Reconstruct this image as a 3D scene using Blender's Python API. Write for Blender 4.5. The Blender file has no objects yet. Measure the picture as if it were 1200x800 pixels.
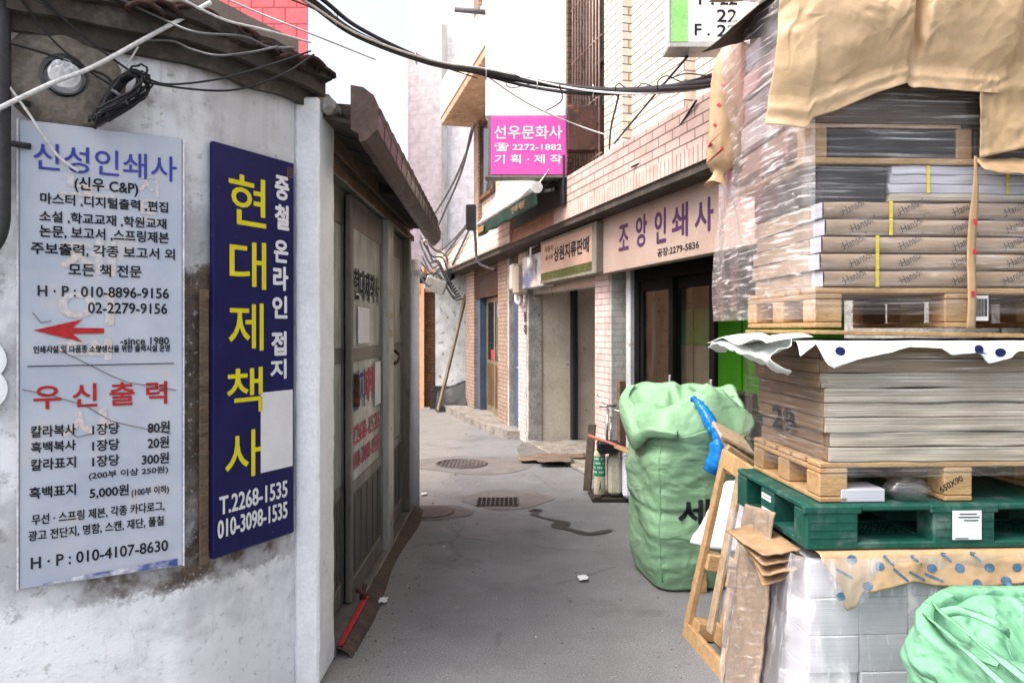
import bpy, bmesh, math, random
from mathutils import Vector, Matrix, noise
random.seed(7)
S = bpy.context.scene
COL = S.collection
R = math.radians

# ---------------------------------------------------------------- camera
CAMH, FPX, HOR = 1.55, 850.0, 386.0
cam_d = bpy.data.cameras.new('camera')
cam_d.sensor_width = 36.0
cam_d.lens = FPX / 1200.0 * 36.0
cam_d.shift_y = -(400.0 - HOR) / 1200.0
cam_d.clip_start, cam_d.clip_end = 0.05, 3000
cam = bpy.data.objects.new('camera', cam_d)
cam.location = (0, 0, CAMH)
cam.rotation_euler = (R(90), 0, 0)
COL.objects.link(cam)
S.camera = cam

# ---------------------------------------------------------------- sky, sun, exposure
SUN_EL, SUN_AZ = 56.0, 245.0          # azimuth clockwise from +Y (the way the camera looks)
world = bpy.data.worlds.new('World')
S.world = world
world.use_nodes = True
wn = world.node_tree.nodes
wn.clear()
sky = wn.new('ShaderNodeTexSky')
sky.sky_type = 'NISHITA'
sky.sun_disc = False
sky.sun_elevation = R(SUN_EL)
sky.sun_rotation = R(SUN_AZ)
sky.air_density, sky.dust_density, sky.ozone_density = 1.0, 6.0, 1.0
hs = wn.new('ShaderNodeHueSaturation')
hs.inputs['Saturation'].default_value = 0.50
bg = wn.new('ShaderNodeBackground')
bg.inputs['Strength'].default_value = 0.15
wo = wn.new('ShaderNodeOutputWorld')
world.node_tree.links.new(sky.outputs[0], hs.inputs['Color'])
world.node_tree.links.new(hs.outputs[0], bg.inputs[0])
world.node_tree.links.new(bg.outputs[0], wo.inputs[0])
sun_d = bpy.data.lights.new('sun', 'SUN')
sun_d.energy = 0.95
sun_d.angle = R(24)
sun_d.color = (1.0, 0.93, 0.84)
sun = bpy.data.objects.new('sun', sun_d)
COL.objects.link(sun)
_sd = Vector((math.sin(R(SUN_AZ)) * math.cos(R(SUN_EL)), math.cos(R(SUN_AZ)) * math.cos(R(SUN_EL)), math.sin(R(SUN_EL))))
sun.rotation_euler = (-_sd).to_track_quat('-Z', 'Y').to_euler()
sun.location = (-4, -3, 12)
S.view_settings.view_transform = 'Standard'
S.view_settings.look = 'None'
S.view_settings.gamma = 1.0
S.view_settings.exposure = 1.52
S.view_settings.use_curve_mapping = False
S.cycles.max_bounces = 10
S.cycles.transparent_max_bounces = 24
S.cycles.caustics_reflective = False
S.cycles.caustics_refractive = False
S.cycles.sample_clamp_indirect = 6.0
S.cycles.use_denoising = True

# ---------------------------------------------------------------- pixel -> space
def px(x, y, Y):
    return Vector(((x - 600) / FPX * Y, Y, CAMH - (y - HOR) / FPX * Y))

def frame(ox, oy, ang, oz=0.0):
    return Matrix.Translation((ox, oy, oz)) @ Matrix.Rotation(ang, 4, 'Z')

ID = Matrix.Identity(4)
FR = frame(2.93, 0.0, math.atan2(-.964, .266))      # right facade: x towards the camera, -y into the alley
FL = frame(-0.87, 0.0, R(90))                       # left shop front: x away from the camera, y into the hut
_wd = Vector((1.726, 1.0)).normalized()
FW = frame(-1.651, 2.43, math.atan2(_wd.y, _wd.x))  # wall with the pale sign
_bd = Vector((.516, 1.0)).normalized()
FB = frame(-1.143, 2.775, math.atan2(_bd.y, _bd.x)) # wall with the blue sign
FS = frame(0.994, 2.45, R(2.5))                     # stacks of paper

def ray(F, x, y, yy=0.0):
    """pixel -> point of frame F on the plane local y = yy"""
    inv = F.inverted()
    o = inv @ Vector((0, 0, CAMH))
    d = inv.to_3x3() @ Vector(((x - 600) / FPX, 1.0, -(y - HOR) / FPX))
    t = (yy - o.y) / d.y
    return o + d * t

# ---------------------------------------------------------------- things and parts
MW = {}
def thing(name, label, cat, F=ID, loc=(0, 0, 0), group=None):
    o = bpy.data.objects.new(name, None)
    o.empty_display_size = .1
    m = F @ Matrix.Translation(loc)
    o.matrix_world = m
    MW[o.name] = m
    COL.objects.link(o)
    o['label'] = label
    o['category'] = cat
    if group: o['group'] = group
    return o

def tag(o, label, cat, group=None):
    o['label'] = label; o['category'] = cat
    if group: o['group'] = group
    return o

def kind(o, k):
    o['kind'] = k
    return o

def copy_thing(o, M, label=None):
    c = o.copy(); COL.objects.link(c)
    c.matrix_world = M
    MW[c.name] = M
    if label: c['label'] = label
    for ch in [x for x in bpy.data.objects if x.parent == o]:
        d = ch.copy(); COL.objects.link(d); d.parent = c
        for g in [x for x in bpy.data.objects if x.parent == ch]:
            e = g.copy(); COL.objects.link(e); e.parent = d
    return c

_tc = {}
def text_geo(s, bold=0.0, res=3):
    key = (s, bold, res)
    if key in _tc: return _tc[key]
    c = bpy.data.curves.new('lettering', 'FONT')
    c.body = s; c.resolution_u = res; c.offset = bold
    o = bpy.data.objects.new('lettering', c)
    COL.objects.link(o)
    m = o.to_mesh()
    v = [(p.co.x, p.co.y) for p in m.vertices]
    f = [tuple(p.vertices) for p in m.polygons]
    o.to_mesh_clear()
    bpy.data.objects.remove(o)
    bpy.data.curves.remove(c)
    xs = [a for a, b in v]; ys = [b for a, b in v]
    x0, x1, y0, y1 = min(xs), max(xs), min(ys), max(ys)
    r = ([((a - x0) / (x1 - x0), (b - y0) / (y1 - y0)) for a, b in v], f, (x1 - x0) / (y1 - y0))
    _tc[key] = r
    return r

class MB:
    def __init__(self):
        self.bm = bmesh.new()
        self.uv = self.bm.loops.layers.uv.new('UVMap')
    def box(self, x0, x1, y0, y1, z0, z1, b=0.0, M=None):
        r = bmesh.ops.create_cube(self.bm, size=1.0)
        vs = r['verts']
        for v in vs:
            v.co = Vector(((x0 + x1) / 2 + v.co.x * (x1 - x0), (y0 + y1) / 2 + v.co.y * (y1 - y0), (z0 + z1) / 2 + v.co.z * (z1 - z0)))
        if b:
            es = list({e for v in vs for e in v.link_edges})
            rr = bmesh.ops.bevel(self.bm, geom=es, offset=b, segments=1, affect='EDGES', profile=.5)
            vs = list({v for f in rr['faces'] for v in f.verts} | {v for v in vs if v.is_valid})
        if M is not None:
            bmesh.ops.transform(self.bm, matrix=M, verts=vs)
        return self
    def wavy(self, x0, x1, y0, y1, z0, z1, amp=.003, seed=0.0, n=40):
        prof = ((y1, z0), (y0 + .002, z0), (y0, z0 + .003), (y0, (z0 + z1) / 2), (y0, z1 - .003), (y0 + .002, z1), (y1, z1))
        def fn(u, v):
            i = min(int(v * 6 + 1e-6), 6); y, z = prof[i]
            x = x0 + (x1 - x0) * u + .006 * noise.noise(Vector((z * 40, seed, 7))) * (u < .02)
            return (x, y + amp * 1.2 * noise.noise(Vector((u * 7, z * 30, seed))), z + amp * noise.noise(Vector((u * 4, seed * 3.7 + (z > (z0 + z1) / 2) * .35, 1))))
        self.grid(fn, n, 6, smooth=False)
        self.face([fn(0, k / 6) for k in range(7)]); self.face([fn(1, k / 6) for k in range(7)])
        return self
    def bar(self, p0, p1, w, d, b=0.0, up=(0, 0, 1)):
        """box along p0-p1, w across (perpendicular to up), d along up"""
        p0, p1 = Vector(p0), Vector(p1)
        x = p1 - p0; L = x.length; x.normalize()
        u = Vector(up); y = u.cross(x)
        if y.length < 1e-5: y = Vector((0, 1, 0)).cross(x)
        y.normalize(); z = x.cross(y)
        M = Matrix.Translation(p0) @ Matrix((x, y, z)).transposed().to_4x4()
        return self.box(0, L, -w / 2, w / 2, -d / 2, d / 2, b, M)
    def face(self, pts, uvs=None):
        vs = [self.bm.verts.new(Vector(p)) for p in pts]
        f = self.bm.faces.new(vs)
        if uvs:
            for l, q in zip(f.loops, uvs): l[self.uv].uv = q
        return self
    def grid(self, fn, nu, nv, close_u=False, uvfn=None, smooth=True):
        vs = [[self.bm.verts.new(Vector(fn(i / nu, j / nv))) for j in range(nv + 1)] for i in range(nu if close_u else nu + 1)]
        n = len(vs)
        for i in range(nu):
            for j in range(nv):
                a, b = i, (i + 1) % n if close_u else i + 1
                f = self.bm.faces.new((vs[a][j], vs[b][j], vs[b][j + 1], vs[a][j + 1]))
                f.smooth = smooth
                q = ((i / nu, j / nv), ((i + 1) / nu, j / nv), ((i + 1) / nu, (j + 1) / nv), (i / nu, (j + 1) / nv))
                for l, t in zip(f.loops, q): l[self.uv].uv = uvfn(*t) if uvfn else t
        return self
    def tube(self, pts, r, seg=8, close=False, caps=True):
        pts = [Vector(p) for p in pts]
        n = len(pts)
        rs = r if isinstance(r, (list, tuple)) else [r] * n
        rings = []
        prev = None
        for i, p in enumerate(pts):
            if close: t = pts[(i + 1) % n] - pts[i - 1]
            else: t = pts[min(i + 1, n - 1)] - pts[max(i - 1, 0)]
            if t.length < 1e-9: t = Vector((0, 0, 1))
            t.normalize()
            a = prev if prev is not None else (Vector((0, 0, 1)) if abs(t.z) < .9 else Vector((1, 0, 0)))
            a = (a - t * a.dot(t))
            if a.length < 1e-6: a = t.orthogonal()
            a.normalize(); prev = a
            b = t.cross(a)
            rings.append([self.bm.verts.new(p + (a * math.cos(k * 2 * math.pi / seg) + b * math.sin(k * 2 * math.pi / seg)) * rs[i]) for k in range(seg)])
        m = n if close else n - 1
        for i in range(m):
            A, B = rings[i], rings[(i + 1) % n]
            for k in range(seg):
                f = self.bm.faces.new((A[k], A[(k + 1) % seg], B[(k + 1) % seg], B[k])); f.smooth = True
        if caps and not close:
            self.bm.faces.new(list(reversed(rings[0]))); self.bm.faces.new(rings[-1])
        return self
    def lathe(self, prof, c=(0, 0, 0), seg=24, smooth=True):
        c = Vector(c)
        rings = []
        for r, z in prof:
            if r < 1e-6: rings.append([self.bm.verts.new(c + Vector((0, 0, z)))])
            else: rings.append([self.bm.verts.new(c + Vector((r * math.cos(2 * math.pi * k / seg), r * math.sin(2 * math.pi * k / seg), z))) for k in range(seg)])
        for A, B in zip(rings, rings[1:]):
            for k in range(seg):
                q = [A[k % len(A)], A[(k + 1) % len(A)], B[(k + 1) % len(B)], B[k % len(B)]]
                q = [v for i, v in enumerate(q) if v not in q[:i]]
                if len(q) > 2:
                    f = self.bm.faces.new(q); f.smooth = smooth
        return self
    def prism(self, poly, axis, a0, a1):
        """poly: 2-D outline; axis 'x','y','z' = extrusion axis"""
        def P(p, a):
            if axis == 'x': return Vector((a, p[0], p[1]))
            if axis == 'y': return Vector((p[0], a, p[1]))
            return Vector((p[0], p[1], a))
        A = [self.bm.verts.new(P(p, a0)) for p in poly]; B = [self.bm.verts.new(P(p, a1)) for p in poly]
        n = len(poly)
        self.bm.faces.new(list(reversed(A))); self.bm.faces.new(B)
        for i in range(n): self.bm.faces.new((A[i], A[(i + 1) % n], B[(i + 1) % n], B[i]))
        return self
    def text(self, s, x0, x1, z0, z1, y=0.0, bold=0.0, M=None, keep=False, res=3):
        v, f, asp = text_geo(s, 0.0, res)
        if bold:
            hh = abs(z1 - z0); d = bold * .8 * hh
            for i, (a, c) in enumerate(((-d, 0), (d, 0), (0, -d), (0, d), (d * .7, d * .7), (-d * .7, -d * .7), (-d * .7, d * .7), (d * .7, -d * .7))):
                self.text(s, x0 + d + a, x1 - d + a, z0 + d + c, z1 - d + c, y + .00012 * (i + 1), 0, M, keep, res)
            x0, x1, z0, z1 = x0 + d, x1 - d, z0 + d, z1 - d
        if keep:
            w = (z1 - z0) * asp
            if w < (x1 - x0):
                cx = (x0 + x1) / 2; x0, x1 = cx - w / 2, cx + w / 2
        vs = []
        for a, b in v:
            p = Vector((x0 + a * (x1 - x0), y, z0 + b * (z1 - z0)))
            vs.append(self.bm.verts.new(M @ p if M is not None else p))
        for q in f:
            try: self.bm.faces.new([vs[i] for i in q])
            except ValueError: pass
        return self
    def build(self, name, mat, parent=None, F=ID, base=None, fix=True, solid=0.0, jitter=0.0):
        bm = self.bm
        bm.transform(F)
        if jitter:
            for v in bm.verts:
                v.co += noise.noise_vector(v.co * 9.0) * jitter
        if parent is not None:
            T = MW[parent.name]
        else:
            inv = F.inverted()
            cs = [inv @ v.co for v in bm.verts]
            if base is None:
                base = ((min(c.x for c in cs) + max(c.x for c in cs)) / 2, (min(c.y for c in cs) + max(c.y for c in cs)) / 2, min(c.z for c in cs))
            T = F @ Matrix.Translation(base)
        bm.transform(T.inverted())
        if fix: bmesh.ops.recalc_face_normals(bm, faces=bm.faces)
        me = bpy.data.meshes.new(name)
        bm.to_mesh(me); bm.free()
        for m in (mat if isinstance(mat, (list, tuple)) else [mat]): me.materials.append(m)
        o = bpy.data.objects.new(name, me)
        COL.objects.link(o)
        if parent is not None:
            o.parent = parent
            MW[o.name] = T
        else:
            o.matrix_world = T
            MW[o.name] = T
        if solid:
            md = o.modifiers.new('solid', 'SOLIDIFY'); md.thickness = solid; md.offset = 0
        return o

def spline(pts, n=8):
    """Catmull-Rom through the points"""
    P = [Vector(p) for p in pts]
    P = [P[0] * 2 - P[1]] + P + [P[-1] * 2 - P[-2]]
    out = []
    for i in range(1, len(P) - 2):
        a, b, c, d = P[i - 1:i + 3]
        for k in range(n):
            t = k / n
            out.append(.5 * ((2 * b) + (c - a) * t + (2 * a - 5 * b + 4 * c - d) * t * t + (3 * b - a - 3 * c + d) * t ** 3))
    out.append(P[-2])
    return out

def crease(x, y, s=0.0, n=4):
    """sharp crumple height in -1..1"""
    h = 0; a = 1; tot = 0
    for k in range(n):
        v = noise.noise(Vector((x * (1.7 ** k) + s, y * (1.7 ** k) - s * 2, s + k * 3.1)))
        h += a * (1 - 2.6 * abs(v)); tot += a; a *= .6
    return h / tot

# ---------------------------------------------------------------- materials
class NT:
    def __init__(self, name):
        self.m = bpy.data.materials.new(name); self.m.use_nodes = True
        self.t = self.m.node_tree; self.t.nodes.clear()
        self.out = self.n('ShaderNodeOutputMaterial')
    def n(self, typ, **kw):
        x = self.t.nodes.new(typ)
        for k, v in kw.items(): setattr(x, k, v)
        return x
    def link(self, a, b): self.t.links.new(a, b)
    def setin(self, sock, v):
        if hasattr(v, 'node'): self.link(v, sock)
        elif isinstance(v, (tuple, list)) and len(v) == 3 and sock.type == 'RGBA': sock.default_value = (*v, 1)
        else: sock.default_value = v
    def coord(self, kind='Object', scale=(1, 1, 1), rot=(0, 0, 0), loc=(0, 0, 0)):
        tc = self.n('ShaderNodeTexCoord'); mp = self.n('ShaderNodeMapping')
        mp.inputs['Scale'].default_value = scale; mp.inputs['Rotation'].default_value = rot; mp.inputs['Location'].default_value = loc
        self.link(tc.outputs[kind], mp.inputs[0]); return mp.outputs[0]
    def world(self):
        return self.n('ShaderNodeNewGeometry').outputs['Position']
    def noise(self, co, scale, detail=4, rough=.55, dist=0.0):
        x = self.n('ShaderNodeTexNoise'); self.link(co, x.inputs['Vector'])
        x.inputs['Scale'].default_value = scale; x.inputs['Detail'].default_value = detail
        x.inputs['Roughness'].default_value = rough; x.inputs['Distortion'].default_value = dist
        return x.outputs[0]
    def voro(self, co, scale, feature='F1'):
        x = self.n('ShaderNodeTexVoronoi', feature=feature); self.link(co, x.inputs['Vector']); x.inputs['Scale'].default_value = scale
        return x.outputs['Distance']
    def step(self, s, lo, hi, a=0.0, b=1.0):
        x = self.n('ShaderNodeMapRange'); x.interpolation_type = 'SMOOTHSTEP'
        self.setin(x.inputs[0], s); x.inputs[1].default_value = lo; x.inputs[2].default_value = hi
        x.inputs[3].default_value = a; x.inputs[4].default_value = b
        return x.outputs[0]
    def mix(self, f, a, b, mode='MIX'):
        x = self.n('ShaderNodeMix', data_type='RGBA', blend_type=mode)
        self.setin(x.inputs[0], f); self.setin(x.inputs[6], a); self.setin(x.inputs[7], b)
        return x.outputs[2]
    def math(self, op, a, b=0.0):
        x = self.n('ShaderNodeMath', operation=op); self.setin(x.inputs[0], a); self.setin(x.inputs[1], b); return x.outputs[0]
    def sep(self, co):
        x = self.n('ShaderNodeSeparateXYZ'); self.link(co, x.inputs[0]); return x.outputs
    def comb(self, a, b, c=0.0):
        x = self.n('ShaderNodeCombineXYZ'); self.setin(x.inputs[0], a); self.setin(x.inputs[1], b); self.setin(x.inputs[2], c); return x.outputs[0]
    def bump(self, h, strength=.3, dist=.01, normal=None):
        x = self.n('ShaderNodeBump'); self.link(h, x.inputs['Height']); x.inputs['Strength'].default_value = strength; x.inputs['Distance'].default_value = dist
        if normal: self.link(normal, x.inputs['Normal'])
        return x.outputs[0]
    def rand(self): return self.n('ShaderNodeObjectInfo').outputs['Random']
    def bsdf(self, color, rough=.8, normal=None, metal=0.0, spec=.5, finish=True, **kw):
        b = self.n('ShaderNodeBsdfPrincipled')
        self.setin(b.inputs['Base Color'], color); self.setin(b.inputs['Roughness'], rough)
        b.inputs['Metallic'].default_value = metal; b.inputs['Specular IOR Level'].default_value = spec
        if normal: self.link(normal, b.inputs['Normal'])
        for k, v in kw.items(): self.setin(b.inputs[k.replace('_', ' ')], v)
        if finish: self.link(b.outputs[0], self.out.inputs[0])
        return b.outputs[0]

def mk(name, c1, c2=None, c3=None, scale=3.0, rough=.8, bump=.25, bd=.004, fine=70, finec=.18, metal=0.0, stretch=(1, 1, 1), thr=(.55, .7), spot=9.0, rnd=0.0, spec=.22, ridge=0.0, kind='Object', **kw):
    n = NT(name)
    co = n.coord(kind, stretch)
    if rnd:
        r = n.rand()
        add = n.n('ShaderNodeVectorMath', operation='ADD'); n.link(co, add.inputs[0]); n.link(n.comb(n.math('MULTIPLY', r, 31.0), n.math('MULTIPLY', r, 17.0), 0.0), add.inputs[1])
        co = add.outputs[0]
    c2 = c2 or tuple(x * .75 for x in c1)
    col = n.mix(n.step(n.noise(co, scale, 6, .6), .38, .64), c1, c2)
    if c3: col = n.mix(n.step(n.noise(co, spot, 6, .65), *thr), col, c3)
    fn = n.noise(co, fine, 3, .6)
    col = n.mix(1.0, col, n.step(fn, .25, .75, 1 - finec, 1 + finec), 'MULTIPLY')
    if rnd:
        col = n.mix(1.0, col, n.math('ADD', n.math('MULTIPLY', r, rnd * 2), 1 - rnd), 'MULTIPLY')
    h = n.math('ADD', n.noise(co, fine, 4, .6), n.math('MULTIPLY', n.noise(co, fine * .22, 4), 1.5))
    nb = n.bump(h, bump, bd) if bump else None
    if ridge:
        q = n.math('MINIMUM', n.math('ABSOLUTE', n.math('SUBTRACT', n.noise(co, ridge, 2, .5, .6), .5)), n.math('ABSOLUTE', n.math('SUBTRACT', n.noise(n.coord(kind, stretch, (0, .7, .4), (3, 1, 2)), ridge * .8, 2, .5, .5), .5)))
        nb = n.bump(n.step(q, 0, .16), .55, .016, nb)
    n.bsdf(col, n.step(fn, .2, .8, max(rough - .1, .02), min(rough + .1, 1)), nb, metal, spec, **kw)
    return n.m

def brick(name, c1, c2, mortar, bw=.2, bh=.065, ms=.006, rough=.55, stain=None, stain_z=None, vertical=False, offset=.5, bump=.6, spec=.5, pal=None):
    spec *= .5
    n = NT(name)
    co = n.coord('Object')
    s = n.sep(co)
    u = n.math('ADD', s[0], s[1])
    v = n.comb(s[2], u) if vertical else n.comb(u, s[2])
    b = n.n('ShaderNodeTexBrick'); n.link(v, b.inputs['Vector'])
    b.offset = 0.0 if vertical else offset
    b.inputs['Scale'].default_value = 1.0
    b.inputs['Brick Width'].default_value = bw; b.inputs['Row Height'].default_value = bh
    b.inputs['Mortar Size'].default_value = ms; b.inputs['Mortar Smooth'].default_value = .15; b.inputs['Bias'].default_value = 0
    n.setin(b.inputs['Color1'], c1); n.setin(b.inputs['Color2'], c2); n.setin(b.inputs['Mortar'], mortar)
    col = b.outputs['Color']
    col = n.mix(1.0, col, n.step(n.noise(co, 6, 6, .65), .25, .75, .8, 1.15), 'MULTIPLY')
    if stain:
        col = n.mix(n.step(n.noise(co, 4.5, 7, .7), .5, .72, 0, .75), col, stain)
        st = n.noise(n.coord('Object', (14, 14, .8)), 1.0, 5, .6)
        col = n.mix(n.step(st, .52, .75, 0, .55), col, stain)
    h = n.math('SUBTRACT', n.math('MULTIPLY', n.noise(co, 60, 4), .25), b.outputs['Fac'])
    n.bsdf(col, rough, n.bump(h, bump, .006), 0, spec)
    return n.m

def facing_mirror(n, f0, nm=None):
    g = n.n('ShaderNodeNewGeometry'); d = n.n('ShaderNodeVectorMath', operation='DOT_PRODUCT')
    n.link(g.outputs['Incoming'], d.inputs[0]); n.link(nm if nm else g.outputs['Normal'], d.inputs[1])
    c = n.math('ABSOLUTE', d.outputs['Value']); c.node.use_clamp = True
    return n.math('ADD', n.math('MULTIPLY', n.math('POWER', n.math('SUBTRACT', 1.0, c), 5.0), 1 - f0), f0)

def film(name, tint=(.93, .93, .97), dens=(.04, .45), ang=.2, sc=(3, 60), bs=.25, rough=.16, ior=.05):
    """stretch wrap: clear plastic with pulled whitish streaks mixed in as an opaque tint"""
    n = NT(name)
    co = n.coord('UV', (sc[0], sc[1], 1), (0, 0, ang))
    a = n.noise(co, 1.0, 5, .6, .3)
    co2 = n.coord('UV', (sc[0] * 1.7, sc[1] * .6, 1), (0, 0, -ang * 1.6), (3, 5, 0))
    b = n.noise(co2, 1.0, 4, .6, .5)
    big = n.noise(n.coord('UV', (5, 5, 1)), 1.0, 3)
    st = n.math('MAXIMUM', n.step(a, .5, .74), n.step(b, .55, .78))
    fac = n.math('ADD', n.math('MULTIPLY', n.math('MULTIPLY', st, n.step(big, .3, .65, .3, 1)), dens[1]), dens[0])
    h = n.math('ADD', a, b)
    nm = n.bump(h, bs, .006)
    sh = n.bsdf(tint, rough, nm, 0, .8, finish=False)
    gl = n.n('ShaderNodeBsdfGlossy'); gl.inputs['Roughness'].default_value = .22; n.link(nm, gl.inputs['Normal']); gl.inputs['Color'].default_value = (1, 1, 1, 1)
    tr = n.n('ShaderNodeBsdfTransparent'); tr.inputs[0].default_value = (.97, .97, .97, 1)
    fr = facing_mirror(n, ior, nm)
    m1 = n.n('ShaderNodeMixShader'); n.link(fr, m1.inputs[0]); n.link(tr.outputs[0], m1.inputs[1]); n.link(gl.outputs[0], m1.inputs[2])
    m2 = n.n('ShaderNodeMixShader'); n.link(fac, m2.inputs[0]); n.link(m1.outputs[0], m2.inputs[1]); n.link(sh, m2.inputs[2])
    n.link(m2.outputs[0], n.out.inputs[0])
    return n.m

def glass(name, tint=(.8, .83, .82), op=.0, rough=.03, dirt=.25, dirtc=(.45, .45, .42)):
    n = NT(name)
    co = n.coord('Object')
    d = n.step(n.noise(n.coord('Object', (9, 9, 2)), 1.0, 6, .65), .35, .8, op, op + dirt)
    gl = n.n('ShaderNodeBsdfGlossy'); gl.inputs['Roughness'].default_value = rough
    tr = n.n('ShaderNodeBsdfTransparent'); tr.inputs[0].default_value = (*tint, 1)
    fr = facing_mirror(n, .02)
    m1 = n.n('ShaderNodeMixShader'); n.link(fr, m1.inputs[0]); n.link(tr.outputs[0], m1.inputs[1]); n.link(gl.outputs[0], m1.inputs[2])
    df = n.bsdf(dirtc, .6, finish=False)
    m2 = n.n('ShaderNodeMixShader'); n.link(d, m2.inputs[0]); n.link(m1.outputs[0], m2.inputs[1]); n.link(df, m2.inputs[2])
    n.link(m2.outputs[0], n.out.inputs[0])
    return n.m

M = {}
# ================================================================ materials of the setting
def m_asphalt():
    n = NT('asphalt'); co = n.world()
    col = n.mix(n.step(n.noise(co, .9, 6, .6), .35, .65), (.172, .174, .181), (.128, .129, .134))
    col = n.mix(n.step(n.noise(co, 3.2, 7, .7), .55, .75, 0, .6), col, (.105, .102, .104))
    col = n.mix(n.step(n.noise(co, 2.1, 6, .7), .6, .78, 0, .55), col, (.20, .185, .17))
    s = n.sep(co)
    left = n.step(n.math('ADD', s[0], n.math('MULTIPLY', n.noise(co, 4, 5), .35)), -.62, -.30, 1, 0)
    col = n.mix(n.math('MULTIPLY', left, .6), col, (.21, .195, .175))
    sp = n.voro(co, 150)
    col = n.mix(n.step(sp, .12, .3, .55, 0), col, (.36, .36, .38))
    sp2 = n.voro(co, 95)
    col = n.mix(n.step(sp2, .08, .22, .5, 0), col, (.05, .05, .05))
    big = n.voro(co, 9)
    col = n.mix(n.step(big, .02, .05, .8, 0), col, (.05, .047, .045))
    col = n.mix(n.step(n.voro(co, 5.3), .015, .03, .9, 0), col, (.5, .49, .47))
    ck = n.voro(n.noise_warp(co, 1.1), 1.0, 'DISTANCE_TO_EDGE') if 0 else n.voro(co, .75, 'DISTANCE_TO_EDGE')
    ckm = n.math('MULTIPLY', n.step(n.math('ADD', ck, n.math('MULTIPLY', n.noise(co, 14, 4), .05)), .030, .036, 1, 0), n.step(n.noise(co, 1.3, 2), .5, .56))
    col = n.mix(n.math('MULTIPLY', ckm, .35), col, (.05, .048, .047))
    col = n.mix(n.step(n.noise(co, 1.4, 8, .72), .54, .70, 0, .55), col, (.075, .073, .074))
    col = n.mix(n.step(n.noise(co, 7.5, 6, .7), .60, .72, 0, .5), col, (.24, .235, .225))
    wv = n.noise(co, 120, 3, .7)
    col = n.mix(1.0, col, n.step(wv, .3, .7, .68, 1.32), 'MULTIPLY')
    h = n.math('ADD', n.noise(co, 170, 3, .7), n.math('MULTIPLY', n.noise(co, 12, 4), 2.0))
    n.bsdf(col, n.step(n.noise(co, 2.5, 5), .3, .7, .62, .9), n.bump(h, .5, .006), 0, .45)
    return n.m

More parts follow.
